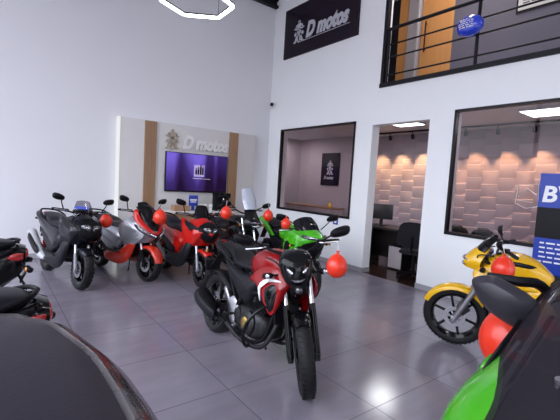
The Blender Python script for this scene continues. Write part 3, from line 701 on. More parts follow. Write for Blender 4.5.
def floor_mat():
    m = bpy.data.materials.new('polished_grey_floor_tile'); m.use_nodes = True; nt = m.node_tree; b = nt.nodes['Principled BSDF']
    g = _n(nt, 'ShaderNodeNewGeometry'); sx = _n(nt, 'ShaderNodeSeparateXYZ'); nt.links.new(g.outputs['Position'], sx.inputs[0])
    ds, ids = [], []
    for k, (o, s) in enumerate(((1.472, .785), (1.664, .766))):
        a = _n(nt, 'ShaderNodeMath', operation='SUBTRACT'); a.inputs[1].default_value = o; nt.links.new(sx.outputs[k], a.inputs[0])
        d = _n(nt, 'ShaderNodeMath', operation='DIVIDE'); d.inputs[1].default_value = s; nt.links.new(a.outputs[0], d.inputs[0])
        p = _n(nt, 'ShaderNodeMath', operation='PINGPONG'); p.inputs[1].default_value = .5; nt.links.new(d.outputs[0], p.inputs[0])
        f = _n(nt, 'ShaderNodeMath', operation='FLOOR'); nt.links.new(d.outputs[0], f.inputs[0])
        ds.append(p); ids.append(f)
    mn = _n(nt, 'ShaderNodeMath', operation='MINIMUM'); nt.links.new(ds[0].outputs[0], mn.inputs[0]); nt.links.new(ds[1].outputs[0], mn.inputs[1])
    mr = _n(nt, 'ShaderNodeMapRange'); mr.inputs['From Min'].default_value = .0028; mr.inputs['From Max'].default_value = .0060; nt.links.new(mn.outputs[0], mr.inputs[0])
    cb = _n(nt, 'ShaderNodeCombineXYZ'); nt.links.new(ids[0].outputs[0], cb.inputs[0]); nt.links.new(ids[1].outputs[0], cb.inputs[1])
    wn = _n(nt, 'ShaderNodeTexWhiteNoise'); nt.links.new(cb.outputs[0], wn.inputs[0])
    no = _n(nt, 'ShaderNodeTexNoise'); no.inputs['Scale'].default_value = 2.2; no.inputs['Detail'].default_value = 7; no.inputs['Roughness'].default_value = .62
    mp = _n(nt, 'ShaderNodeMapping'); mp.inputs['Scale'].default_value = (.55, 2.2, 1); nt.links.new(g.outputs['Position'], mp.inputs[0]); nt.links.new(mp.outputs[0], no.inputs['Vector'])
    ad = _n(nt, 'ShaderNodeMath', operation='MULTIPLY_ADD'); ad.inputs[1].default_value = .22; nt.links.new(wn.outputs['Value'], ad.inputs[0]); nt.links.new(no.outputs['Fac'], ad.inputs[2])
    cr_ = _n(nt, 'ShaderNodeValToRGB'); cr_.color_ramp.elements[0].position = .25; cr_.color_ramp.elements[1].position = .95
    cr_.color_ramp.elements[0].color = (.185, .165, .205, 1); cr_.color_ramp.elements[1].color = (.275, .247, .295, 1)
    nt.links.new(ad.outputs[0], cr_.inputs[0])
    mx = _n(nt, 'ShaderNodeMix', data_type='RGBA'); mx.inputs[6].default_value = (.11, .10, .125, 1)
    nt.links.new(mr.outputs[0], mx.inputs[0]); nt.links.new(cr_.outputs[0], mx.inputs[7]); nt.links.new(mx.outputs[2], b.inputs['Base Color'])
    r = _n(nt, 'ShaderNodeMapRange'); r.inputs['To Min'].default_value = .10; r.inputs['To Max'].default_value = .24; nt.links.new(no.outputs['Fac'], r.inputs[0]); nt.links.new(r.outputs[0], b.inputs['Roughness'])
    b.inputs['Specular IOR Level'].default_value = .62
    bp = _n(nt, 'ShaderNodeBump'); bp.inputs['Strength'].default_value = .35; bp.inputs['Distance'].default_value = .003
    nt.links.new(mr.outputs[0], bp.inputs['Height']); nt.links.new(bp.outputs[0], b.inputs['Normal'])
    return m
M['floor'] = floor_mat()

def screen_mat():
    m = bpy.data.materials.new('purple_screen_picture'); m.use_nodes = True; nt = m.node_tree; nt.nodes.clear()
    out = _n(nt, 'ShaderNodeOutputMaterial'); e = _n(nt, 'ShaderNodeEmission'); tc = _n(nt, 'ShaderNodeTexCoord')
    sx = _n(nt, 'ShaderNodeSeparateXYZ'); nt.links.new(tc.outputs['Object'], sx.inputs[0])
    mr = _n(nt, 'ShaderNodeMapRange'); mr.inputs['From Min'].default_value = -.70; mr.inputs['From Max'].default_value = .70; nt.links.new(sx.outputs[0], mr.inputs[0])
    st = _n(nt, 'ShaderNodeValToRGB'); q = st.color_ramp.elements; q[0].position = 0.; q[0].color = (.75,) * 3 + (1,); q[1].position = 1.; q[1].color = (.28,) * 3 + (1,)
    for p_, v_ in ((.12, .72), (.22, .25), (.34, .55), (.50, .80), (.60, .62), (.66, .25), (.74, .22), (.80, .50), (.86, .20)):
        z_ = q.new(p_); z_.color = (v_, v_, v_, 1)
    nt.links.new(mr.outputs[0], st.inputs[0])
    ad = _n(nt, 'ShaderNodeMath', operation='MULTIPLY_ADD'); ad.inputs[1].default_value = .75; nt.links.new(sx.outputs[2], ad.inputs[0]); nt.links.new(st.outputs[0], ad.inputs[2])
    rp = _n(nt, 'ShaderNodeValToRGB'); el = rp.color_ramp.elements
    el[0].position = .12; el[0].color = (.022, .008, .040, 1); el[1].position = .95; el[1].color = (.24, .16, .85, 1)
    c = el.new(.55); c.color = (.060, .032, .20, 1)
    nt.links.new(ad.outputs[0], rp.inputs[0]); nt.links.new(rp.outputs[0], e.inputs[0]); e.inputs[1].default_value = .8
    nt.links.new(e.outputs[0], out.inputs[0]); return m
M['screen'] = screen_mat()

# ------------------------------------------------------------------ room shell
XW, YB, ZC = 5.58, 7.9, 6.3
WT = .2
def bx(mb, x0, x1, y0, y1, z0, z1, bev=0):
    return mb.box(((x0 + x1) / 2, (y0 + y1) / 2, (z0 + z1) / 2), (x1 - x0, y1 - y0, z1 - z0), None, bev)
X0, Y0 = -3.4, -3.2
struct('floor', bx(MB(), X0, XW, Y0, YB, -.1, 0), 'floor')
struct('ceiling', bx(MB(), X0, XW + 3.2, Y0, YB + .2, ZC, ZC + .15), 'ceil')
struct('wall_back', bx(MB(), X0, XW + .2, YB, YB + .2, 0, ZC), 'wall')
w = MB()
D0, D1, DT = 3.52, 4.66, 2.72            # doorway
A0, A1 = 5.06, 7.40                      # first window
B0, B1 = .55, 3.11                       # second window
WB, WTOP = .95, 2.82
x0, x1 = XW, XW + WT
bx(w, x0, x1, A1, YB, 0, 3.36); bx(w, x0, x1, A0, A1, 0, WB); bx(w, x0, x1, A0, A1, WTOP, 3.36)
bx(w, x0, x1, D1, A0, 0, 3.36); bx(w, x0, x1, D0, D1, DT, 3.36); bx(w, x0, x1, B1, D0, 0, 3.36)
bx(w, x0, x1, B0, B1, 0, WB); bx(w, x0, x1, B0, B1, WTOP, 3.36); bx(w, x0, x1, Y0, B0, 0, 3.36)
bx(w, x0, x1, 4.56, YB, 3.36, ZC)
struct('wall_right', w, 'wall_lit')
b = MB()
for a, c in ((D1, YB), (B1 - 2.56 - 3.75, D0)):
    bx(b, XW - .012, XW, a, c, 0, .085)
bx(b, XW - .012, XW + WT, D1 - .012, D1, 0, .085); bx(b, XW - .012, XW + WT, D0, D0 + .012, 0, .085)
struct('baseboard_right', b, 'base')
struct('baseboard_back', bx(MB(), X0, XW - .012, YB - .012, YB, 0, .085), 'base')
def window(name, y0, y1):
    f = MB(); t = .035
    bx(f, XW - .02, XW + .06, y0, y1, WB, WB + t * 1.3); bx(f, XW - .02, XW + .06, y0, y1, WTOP - t, WTOP)
    bx(f, XW - .02, XW + .06, y0, y0 + t, WB, WTOP); bx(f, XW - .02, XW + .06, y1 - t, y1, WB, WTOP)
    o = struct(name, f, 'frame')
    g = MB(); bx(g, XW + .015, XW + .021, y0 + t, y1 - t, WB + t, WTOP - t); g.build('window_pane', 'winglass', o)
    return o
window('window_1', A0, A1); win2 = window('window_2', B0, B1)
# office behind the right wall
OX, OC = 8.3, 2.95
struct('floor_office', bx(MB(), XW, OX + .4, B0 - 1, 9.6, -.1, 0), 'officefloor')
struct('ceiling_office', bx(MB(), XW + WT, OX + .4, B0 - 1, 9.6, OC, OC + .1), 'ceil')
struct('wall_office_north', bx(MB(), XW + WT, OX + .4, 9.5, 9.6, 0, OC), 'office')
struct('wall_office_south', bx(MB(), XW + WT, OX + .4, B0 - 1.1, B0 - 1, 0, OC), 'office')
struct('wall_office_side', bx(MB(), 8.0, OX + .4, 7.16, 9.5, 0, OC), 'office')
struct('wall_office_return', bx(MB(), XW + .2, XW + .25, 7.9, 9.5, 0, OC), 'office')
M['stone'] = mat('split_stone_tile', (.42, .355, .40), .7, var=.12, vscale=5)
s = MB(); rr = random.Random(3); tw, thh = .33, .27
ny, nz = 22, 12
bx(s, OX + .10, OX + .3, B0 - 1, 7.16, 0, OC)
for i in range(ny):
    for k in range(nz):
        y = B0 - .95 + i * tw + .2; z = .15 + k * thh + (i % 2) * thh * .5 - .1
        if z > OC + .1 or y > 7.2: continue
        q = Matrix.Rotation(-.20 + rr.uniform(-.05, .05), 3, 'Y') @ Matrix.Rotation(.17 + rr.uniform(-.03, .03), 3, 'Z')
        s.box((OX + .08 + rr.uniform(-.01, .02), min(y, 6.92), z), (.06, tw * .995, thh * .995), q, .004)
struct('wall_office_stone', s, 'stone')
# upper floor
struct('floor_upper', bx(MB(), XW + WT, XW + 3.2, Y0, 4.56, 3.05, 3.36), 'wall')
t = MB(); bx(t, XW - .03, XW + .10, Y0, 4.56, 3.36, 3.43); bx(t, XW - .01, XW + .08, 4.50, 4.56, 3.43, ZC); struct('trim_1', t, 'steelb')
UX = 7.0
struct('wall_upper_back', bx(MB(), UX, UX + .15, Y0, 4.10, 3.36, ZC), 'greywall')
struct('wall_upper_dark', bx(MB(), UX + 1.2, UX + 1.3, 4.0, 7.5, 3.36, ZC), 'darkroom')
struct('wall_upper_side', bx(MB(), XW + WT, UX + 1.3, 7.4, 7.5, 3.36, ZC), 'darkroom')
struct('floor_upper_room', bx(MB(), XW + WT, UX + 1.3, 4.56, 7.5, 3.1, 3.36), 'darkroom')
dr = MB(); bx(dr, UX, UX + .06, 4.10, 4.78, 3.36, 5.75); door = struct('door_2', dr, 'door')
fr = MB(); bx(fr, UX - .05, UX + .08, 4.80, 5.08, 3.36, 5.8); bx(fr, UX - .08, UX - .05, 4.82, 4.87, 3.36, 5.8); fr.build('door_frame', mat('aluminium_frame', (.55, .53, .58), .35, metal=.4), door)
fr = MB(); bx(fr, UX - .02, UX + .06, 5.08, 5.32, 3.36, 5.75); fr.build('side_leaf', 'door', door)
h = MB(); h.tube([(UX - .05, 4.66, 4.35), (UX - .05, 4.66, 4.95)], .013, 8); h.tube([(UX, 4.66, 4.4), (UX - .05, 4.66, 4.4)], .009, 8); h.tube([(UX, 4.66, 4.9), (UX - .05, 4.66, 4.9)], .009, 8); h.build('door_handle', 'frame', door)
t = MB()
bx(t, X0, XW, YB - .10, YB, 5.74, 5.80); bx(t, X0, XW, YB - .10, YB, 5.90, 5.96); bx(t, X0, XW, YB - .03, YB - .0, 5.80, 5.90)
struct('trim_2', t, 'steelb')
# railing
r = thing('railing', 'black steel balcony railing with thin horizontal bars across upper floor', 'railing', (XW + .03, 2.9, 3.43))
def rb(mb, y0, y1, z, rad): return mb.tube([(0, y0 - 2.9, z - 3.43), (0, y1 - 2.9, z - 3.43)], rad, 10)
rb(MB(), Y0, 4.5, 4.36, .028).build('top_rail', 'steelb', r)
for z in (4.09, 3.87, 3.57): rb(MB(), Y0, 4.5, z, .014).build('cross_bar', 'steelb', r)
for y in (4.46, 2.9, 1.3, -.3):
    m_ = MB(); m_.tube([(0, y - 2.9, 0), (0, y - 2.9, .95)], .024, 10); m_.build('post', 'steelb', r)
m_ = MB(); m_.tube([(.0, 0, .93), (.0, 0, 2.8)], .026, 10); m_.build('tall_post', 'steelb', r)
# open glazed front behind and beside the camera: posts, headers and an added light-cutting wall, with the street outside
struct('floor_outside', bx(MB(), -40, 40, -40, 40, -.35, -.101), mat('asphalt_paving', (.20, .19, .19), .8, var=.2))
t = MB()
for y in (-3.2, -.4, 2.4, 5.2): bx(t, X0 - .1, X0, y, y + .09, 0, ZC)
bx(t, X0 - .1, X0, Y0, YB, 4.75, 5.0); bx(t, X0 - .1, X0, Y0, YB, 2.85, 2.95)
for x in (-1.2, 1.2, 3.4): bx(t, x, x + .09, Y0 - .1, Y0, 0, ZC)
bx(t, X0, XW, Y0 - .12, Y0 + .02, 2.22, 2.3)
struct('trim_3', t, 'steelb')
struct('wall_front_blocker', bx(MB(), X0, XW, Y0 - .1, Y0, 2.3, ZC), 'wall')  # unseen wall, brought down low to cut sky light on the back wall
struct('wall_left', bx(MB(), X0 - .1, X0, Y0, YB, 6.0, ZC), 'wall')

# ------------------------------------------------------------------ emblem: rider on a motorcycle seen from the front
def emblem_shapes():
    L = []
    def e(cx, cy, rx, ry, n=20, a0=0): return [(cx + rx * math.cos(2 * PI * k / n), cy + ry * math.sin(2 * PI * k / n)) for k in range(n)]
    L.append(('ring', e(.5, .22, .11, .22), e(.5, .22, .06, .15)))
    L.append(('fill', e(.5, .56, .075, .07)))
    L.append(('fill', [(.40, .42), (.60, .42), (.66, .52), (.58, .60), (.42, .60), (.34, .52)]))
    L.append(('fill', [(.12, .66), (.30, .60), (.46, .66), (.54, .66), (.70, .60), (.88, .66), (.86, .70), (.70, .66), (.55, .72), (.45, .72), (.30, .66), (.14, .70)]))
    L.append(('fill', [(.36, .72), (.64, .72), (.74, .82), (.62, .86), (.38, .86), (.26, .82)]))
    L.append(('fill', [(.20, .68), (.26, .68), (.34, .82), (.28, .84)])); L.append(('fill', [(.74, .68), (.80, .68), (.72, .84), (.66, .82)]))
    L.append(('ring', e(.5, .93, .085, .09), e(.5, .93, .05, .05)))
    for s in (-1, 1):
        L.append(('fill', [(.5 + s * .13, .10), (.5 + s * .30, .02), (.5 + s * .42, .06), (.5 + s * .30, .12), (.5 + s * .22, .30), (.5 + s * .14, .34)]))
        L.append(('fill', [(.5 + s * .20, .36), (.5 + s * .32, .34), (.5 + s * .36, .44), (.5 + s * .26, .52), (.5 + s * .20, .46)]))
    return L
def emblem_mb(w, h, d):
    V, F = [], []
    for sh in emblem_shapes():
        if sh[0] == 'fill':
            P = sh[1]; o = len(V); n = len(P)
            V += [Vector((p[0] * w, p[1] * h, 0)) for p in P] + [Vector((p[0] * w, p[1] * h, d)) for p in P]
            F.append(tuple(o + n + i for i in range(n))); F.append(tuple(o + n - 1 - i for i in range(n)))
            F += [(o + i, o + (i + 1) % n, o + n + (i + 1) % n, o + n + i) for i in range(n)]
        else:
            A, B = sh[1], sh[2]; o = len(V); n = len(A)
            for z in (0, d):
                V += [Vector((p[0] * w, p[1] * h, z)) for p in A] + [Vector((p[0] * w, p[1] * h, z)) for p in B]
            for i in range(n):
                j = (i + 1) % n
                F += [(o + i, o + j, o + n + j, o + n + i), (o + 2 * n + i, o + 3 * n + i, o + 3 * n + j, o + 2 * n + j),
                      (o + i, o + 2 * n + i, o + 2 * n + j, o + j), (o + n + i, o + n + j, o + 3 * n + j, o + 3 * n + i)]
    return V, F
def logo(parent, origin, ux, uy, un, h, m_txt, m_emb, gap=.05, tw=2.6, line=True, ext=.012):
    """emblem + D motos + underline, built as parts; origin is the lower left of the emblem"""
    ux, uy, un, o = (Vector(q) for q in (ux, uy, un, origin))
    ew = h * .95
    b = MB(); b.add(*lay(emblem_mb(ew, h * 1.02, ext), o, ux, uy, un)); b.build('rider_emblem', m_emb, parent, 20)
    V, F = text_mb('D motos', h * .92, .28, ext / 2, h * .045, .72)
    x0 = min(v.x for v in V); x1 = max(v.x for v in V); k = tw / (x1 - x0)
    V = [Vector(((v.x - x0) * k, v.y, v.z + ext / 2)) for v in V]
    b = MB(); b.add(*lay((V, F), o + ux * (ew + gap) + uy * h * .14, ux, uy, un)); b.build('lettering', m_txt, parent, 20)
    if line:
        b = MB(); c = o + ux * (ew * .6 + (tw + ew * .5) / 2) + uy * h * .03 + un * ext / 2
        q = Matrix((ux, uy, un)).transposed()
        b.box(c, (tw + ew * .5, h * .022, ext), q); b.build('underline', m_txt, parent)

# dark sign on the upper right wall
sg_ = thing('wall_sign', 'dark upper wall sign with silver D motos lettering and rider emblem', 'sign', (XW, 6.3, 4.44))
b = MB(); b.box((-.02, 0, .55), (.04, 2.28, 1.10), None, .004); b.build('sign_board', 'signbg', sg_)
logo(sg_, (-.045, .82, .26), (0, -1, 0), (0, 0, 1), (-1, 0, 0), .47, 'letter', 'letter', .02, 1.26, True, .012)

# cream feature panel with slats
pn = thing('feature_panel', 'tall cream display panel with two oak slat strips on left wall', 'wall panel', (3.55, 7.8, 0))
b = MB(); bx(b, -1.53, 1.55, -.05, .09, 0, 2.65, .004); b.build('panel_board', 'panel', pn)
b = MB(); bx(b, -1.565, -1.53, -.06, .09, 0, 2.65); b.build('edge_light', emis('edge_glow', (.95, .97, 1.), .9), pn)
for xa, xb in ((-1.07, -.83), (.83, 1.06)):
    b = MB(); n = 6
    for k in range(n):
        q = (xb - xa) / n; bx(b, xa + k * q, xa + k * q + q * .82, -.085, -.05, 0, 2.64, .003)
    b.build('wood_slats', 'wood', pn)
lg = thing('panel_logo', 'raised pale D motos lettering with bronze rider emblem above the television', 'sign', (3.55, 7.745, 2.1))
logo(lg, (-.70, -.005, .025), (1, 0, 0), (0, 0, 1), (0, -1, 0), .40, 'letter2', 'goldline', .03, 1.10, False, .03)
tv = thing('television', 'wide flat television with purple picture mounted on cream panel', 'television', (3.62, 7.74, 1.67))
b = MB(); b.box((0, -.02, 0), (1.43, .045, .82), None, .006); b.build('bezel', 'frame', tv)
b = MB(); b.box((0, -.0435, .008), (1.395, .004, .775)); sc_ = b.build('screen', 'screen', tv)
b = MB(); b.box((.03, -.047, .05), (.24, .003, .25)); b.build('screen_logo_tile', emis('screen_lilac', (.55, .45, .85), .8), sc_)
b = MB()
for dx, hh, ww in ((-.07, .10, .05), (-.02, .12, .05), (.035, .17, .055), (.085, .15, .05)):
    b.box((.03 + dx, -.050, .05 - .08 + hh / 2), (ww * .75, .003, hh), None); b.lathe([(.001, 0), (ww * .33, 0), (ww * .33, .003), (.001, .003)], (.03 + dx, -.0515, .05 - .07 + hh + .012), (0, 1, 0), 12)
b.build('screen_figures', emis('screen_black', (.004, .002, .008), 1.), sc_)
b = MB(); b.box((.0, -.047, -.115), (.22, .003, .012)); b.box((.21, -.047, -.118), (.18, .003, .007)); b.build('screen_caption', emis('screen_white', (.7, .65, .8), .8), sc_)

# counter with things under the television
ct = thing('counter', 'oak counter with white top standing in front of the cream panel', 'counter', (3.3, 7.3, 0))
b = MB(); bx(b, -.75, .95, -.22, .22, .86, .90, .006); b.build('counter_top', 'tabletop', ct)
b = MB(); bx(b, -.70, .90, -.19, .19, 0, .86); b.build('counter_body', 'wood', ct)
sb = MB(); bx(sb, -.13, .20, -.10, .10, 0, .11, .006)
o = sb.build('wooden_box', 'wood'); o.location = (3.05, 7.28, .90); tag(o, 'small wooden box lying at the left on the white counter', 'box')
st = thing('counter_sign', 'small blue card sign with white lettering upright on counter', 'sign', (3.40, 7.38, .90))
b = MB(); b.box((0, 0, .20), (.20, .012, .22), None, .004); b.box((0, .02, .05), (.05, .04, .10)); b.box((0, .02, .006), (.16, .10, .012)); b.build('card', 'blue', st)
V, F = text_mb('vivo', .085, .1, .002, .002); b = MB(); b.add(*lay((V, F), (-.085, -.009, .17), (1, 0, 0), (0, 0, 1), (0, -1, 0)))
bl = MB()
for k, (ww, dz) in enumerate(((.15, .215), (.12, .185), (.13, .165))): bl.box((0, -.0075, dz), (ww, .002, .012 if k else .03))
bl.build('printed_lines', 'white', st)
for k, (x, y, lab) in enumerate(((3.50, 7.22, 'white paper cup nearest the blue card on counter'), (3.60, 7.24, 'white paper cup second from the blue card'), (3.74, 7.26, 'white paper cup farthest from blue card, beside coffee machine'))):
    b = MB(); b.lathe([(.001, 0), (.028, 0), (.04, .13), (.043, .132), (.04, .135), (.036, .125), (.026, .008), (.001, .008)], (0, 0, 0), (0, 0, 1), 18)
    o = b.build('paper_cup', 'cup'); o.location = (x, y, .90); tag(o, lab, 'cup', 'paper cups on the counter')
cm = thing('coffee_machine', 'black coffee machine at the right end of the counter', 'coffee machine', (4.02, 7.3, .90))
b = MB(); b.box((0, .06, .19), (.30, .20, .38), None, .015); b.build('body', 'matte', cm)
b = MB(); b.box((0, -.06, .33), (.28, .14, .10), None, .015); b.build('brew_head', 'black', cm)
b = MB(); b.box((0, -.06, .015), (.26, .16, .03), None, .008); b.build('drip_tray', 'steel', cm)
b = MB(); b.lathe([(.02, 0), (.012, .05), (.001, .05)], (0, -.07, .23), (0, 0, 1), 12); b.build('spout', 'chrome', cm)

# pendant hexagon lamp, camera, upper floor things
hx = thing('hexagon_lamp', 'glowing white hexagon tube lamp hanging from the ceiling', 'ceiling lamp', (2.02, 4.86, 3.78))
PH = [(1.72, 4.98), (2.13, 5.14), (2.51, 4.88), (2.50, 4.47), (2.10, 4.30), (1.72, 4.56)]
PH = [(2.115 + .46 * math.cos(math.radians(a)), 4.73 + .46 * math.sin(math.radians(a))) for a in (147, 87, 27, -33, -93, -153)]
for k in range(6):
    a = Vector((*PH[k], 0)); c = Vector((*PH[(k + 1) % 6], 0)); o = Vector((2.02, 4.86, 0)); d = (c - a).normalized()
    b = MB(); b.bar(a - o + d * .012, c - o - d * .012, .03, .034, .006); h = b.build('light_tube', 'led', hx)
    b = MB(); b.bar(a - o - Vector((0, 0, -.026)), c - o + Vector((0, 0, .026)), .034, .018); b.build('tube_holder', 'steelb', h)
b = MB()
for k in (0, 2, 4):
    p = Vector((*PH[k], 0)) - Vector((2.02, 4.86, 0)); b.tube([p + Vector((0, 0, .03)), (p.x, p.y, ZC - 3.78)], .003, 5)
b.build('suspension_wire', 'steelb', hx)
cmr = thing('security_camera', 'small dark security camera high in the corner of walls', 'camera', (5.53, 7.78, 3.42))
b = MB(); b.lathe([(.035, 0), (.04, .02), (.04, .04), (.001, .04)], (.04, .0, .06), (-1, 0, 0), 14); b.build('mount', 'cup', cmr)
b = MB(); b.lathe([(.001, -.06), (.035, -.055), (.042, .0), (.042, .05), (.001, .06)], (-.03, -.03, .03), (-.5, -.8, -.3), 16); b.build('camera_body', 'black', cmr)
ob = thing('foil_balloon', 'oval blue foil balloon with white print tied to balcony railing', 'balloon', (XW - .12, 2.96, 3.97))
b = MB(); b.pillow([(0, .19 * math.cos(a), .145 * math.sin(a)) for a in np.linspace(0, 2 * PI, 28, endpoint=False)], (-.085, 0, 0), (.05, 0, 0), 6); b.build('foil_skin', 'blueballoon', ob)
b = MB(); rr = random.Random(5)
for k in range(5):
    z = .065 - k * .028; x = -.10 + rr.uniform(0, .02)
    while x < .09:
        l = rr.uniform(.015, .04); e = (x / .19) ** 2 + (z / .145) ** 2; b.box((-.086 * (1 - e) ** .6 - .006, -x, z), (.003, l, .013)); x += l + .012
b.build('white_print', 'white', ob)
pc = thing('framed_print', 'white framed print on the upper floor back wall', 'picture', (UX, 2.4, 4.60))
b = MB(); b.box((-.012, 0, .4), (.024, 1.2, .8)); b.build('picture_frame', 'frame', pc)
b = MB(); b.box((-.026, 0, .4), (.004, 1.14, .74)); b.build('print_sheet', 'panel', pc)
b = MB(); rr = random.Random(2)
for k in range(3):
    x = .5
    while x > -.5: l = rr.uniform(.05, .13); b.box((-.030, x - l / 2, .09 + k * .045), (.002, l, .018)); x -= l + .03
b.build('print_text', 'darkroom', pc)

# office contents
for (x, y, lab) in ((6.75, 4.83, 'square light panel in the office ceiling seen through the doorway'), (6.95, 2.38, 'square light panel in the office ceiling seen through the right window')):
    lp = thing('ceiling_panel_light', lab, 'ceiling light', (x, y, OC - .03), 0, 'office ceiling lights')
    b = MB(); b.box((0, 0, .01), (.62, .62, .03), None, .004); b.build('light_frame', 'cup', lp)
    b = MB(); b.box((0, 0, -.008), (.56, .56, .006)); b.build('diffuser', 'ledpanel', lp)
tk = thing('track_light', 'black ceiling track with warm spots along the stone wall', 'track light', (7.75, 4.2, OC - .05))
b = MB(); b.box((0, 0, .02), (.035, 5.6, .035)); b.build('track', 'steelb', tk)
spots = [6.55 - .62 * k for k in range(9)]
for y in spots:
    b = MB(); b.tube([(0, y - 4.2, .01), (0.02, y - 4.2, -.05)], .01, 8); b.lathe([(.02, -.05), (.035, -.045), (.038, .06), (.033, .06), (.025, -.02), (.001, -.02)], (.03, y - 4.2, -.09), (.35, 0, -.94), 14)
    h = b.build('spot_head', 'steelb', tk)
    b = MB(); b.lathe([(.001, 0), (.024, 0), (.001, .01)], (.04, y - 4.2, -.12), (.35, 0, -.94), 12); b.build('bulb', 'bulb', h)
    L = bpy.data.lights.new('warm_spot', 'SPOT'); L.energy = 95; L.color = (1, .60, .27); L.spot_size = .95; L.spot_blend = .7; L.shadow_soft_size = .03
    lo = bpy.data.objects.new('warm_spot', L); COL.objects.link(lo); lo.location = (7.86, y, OC - .20); lo.rotation_euler = Vector((.55, 0, -.85)).to_track_quat('-Z', 'Y').to_euler()
ps = thing('picture_poster', 'dark framed poster with pale figure on office wall behind left window', 'poster', (7.999, 8.12, 1.57))
b = MB(); b.box((-.015, 0, .47), (.03, .72, .94), None, .004); b.build('poster_board', 'signbg', ps)
b = MB(); b.add(*lay(emblem_mb(.34, .42, .006), (-.036, .16, .30), (0, -1, 0), (0, 0, 1), (-1, 0, 0))); b.build('poster_figure', 'letter', ps)
b = MB(); b.add(*lay(text_mb('D motos', .13, .28, .003, .004, .8), (-.036, .22, .18), (0, -1, 0), (0, 0, 1), (-1, 0, 0))); b.build('poster_lettering', 'letter', ps)
dk = thing('office_desk', 'long black office desk seen through the doorway', 'desk', (6.78, 4.6, 0))
b = MB(); b.box((0, 0, .77), (.75, 1.9, .04), None, .006); b.build('desk_top', 'desk', dk)
for y in (-.9, .9): b = MB(); b.box((0, y, .375), (.68, .04, .75)); b.build('side_board', 'desk', dk)
b = MB(); b.box((.1, 0, .42), (.02, 1.76, .62)); b.build('modesty_board', 'desk', dk)
pcx = thing('computer_tower', 'grey computer tower on the floor under the black desk', 'computer', (6.58, 4.55, 0))
b = MB(); b.box((0, 0, .24), (.35, .34, .46), None, .008); b.build('case', 'dgrey', pcx)
b = MB(); b.box((-.178, 0, .24), (.006, .30, .42), None, .002); b.build('front_cover', 'office', pcx)
mo = thing('monitor', 'black monitor standing on office desk by the doorway edge', 'monitor', (6.72, 5.2, .79))
b = MB(); b.box((0, 0, .30), (.03, .50, .32), Matrix.Rotation(.35, 3, 'Z'), .006); b.build('display', 'desk', mo)
b = MB(); b.box((.02, 0, .10), (.04, .06, .2)); b.box((.02, 0, .008), (.18, .24, .016), None, .004); b.build('stand', 'desk', mo)
ch = thing('office_chair', 'black office chair turned towards the desk inside the office', 'chair', (6.08, 3.92, 0), .4)
b = MB(); b.loft([(-.24, .50, .22, .04, .04, 3), (0, .49, .25, .05, .04, 3), (.24, .50, .22, .04, .03, 3)], 20, 3); b.build('seat', 'seat', ch)
b = MB(); b.pillow([(-.26, -.22, .62), (-.28, -.24, .85), (-.30, -.16, 1.02), (-.30, .16, 1.02), (-.28, .24, .85), (-.26, .22, .62)], (.05, 0, 0), (-.03, 0, 0), 4, smooth=3); b.build('backrest', 'seat', ch)
b = MB(); b.tube([(-.2, 0, .48), (-.3, 0, .55), (-.31, 0, .8)], .02, 8, smooth=3); b.tube([(0, 0, .1), (0, 0, .47)], .03, 10); b.build('column', 'matte', ch)
for k in range(5):
    a = 2 * PI * k / 5; b = MB(); b.bar((0, 0, .11), (math.cos(a) * .28, math.sin(a) * .28, .07), .04, .03, .006); l = b.build('leg', 'matte', ch)
    b = MB(); b.lathe([(.001, -.02), (.035, -.02), (.035, .02), (.001, .02)], (math.cos(a) * .28, math.sin(a) * .28, .035), (math.sin(a), -math.cos(a), 0), 14); b.build('caster', 'matte', l)
for x, y, z, lab, w_ in ((6.5, 3.40, .79, 'dark rounded bag on the desk at the left of right window', .30), (6.5, 2.96, .79, 'dark rounded bag on the desk right of another dark bag', .30)):
    b = MB(); b.loft([(-w_ / 2, .10, .10, .06, .10, 3), (-w_ / 3, .12, .14, .13, .12, 3), (0, .12, .15, .16, .12, 3), (w_ / 3, .12, .14, .13, .12, 3), (w_ / 2, .10, .10, .06, .10, 3)], 20, 3)
    o = b.build('shoulder_bag', 'seat'); o.location = (x, y, z + .0606); o.rotation_euler[2] = PI / 2; o.scale[2] = .58; tag(o, lab, 'bag', 'dark bags behind the right window')
    h = MB(); h.tube([(-w_ * .3, 0, .24), (-w_ * .2, 0, .30), (w_ * .2, 0, .30), (w_ * .3, 0, .24)], .01, 8, smooth=4); h.build('bag_handle', 'seat', o)
d2 = thing('side_desk', 'black side desk carrying bags behind the right window', 'desk', (6.55, 2.4, 0))
b = MB(); b.box((0, 0, .83), (.6, 2.3, .04), None, .006); b.build('desk_top', 'desk', d2)
for y in (-1.1, 1.1): b = MB(); b.box((0, y, .405), (.55, .04, .81)); b.build('side_board', 'desk', d2)
d3 = thing('wooden_sideboard', 'low wooden sideboard along office wall behind left window', 'sideboard', (7.3, 8.0, 0))
b = MB(); b.box((0, 0, .97), (.5, 1.9, .04), None, .005); b.build('sideboard_top', 'wood', d3)
b = MB(); b.box((0, 0, .475), (.46, 1.84, .95)); b.build('sideboard_body', 'office', d3)
o = MB(); o.lathe([(.001, 0), (.05, 0), (.06, .06), (.03, .13), (.001, .14)], (0, 0, 0), (0, 0, 1), 16); o = o.build('ornament', 'yellow'); o.location = (7.2, 7.25, .99); tag(o, 'small yellow ornament on the wooden sideboard', 'ornament')

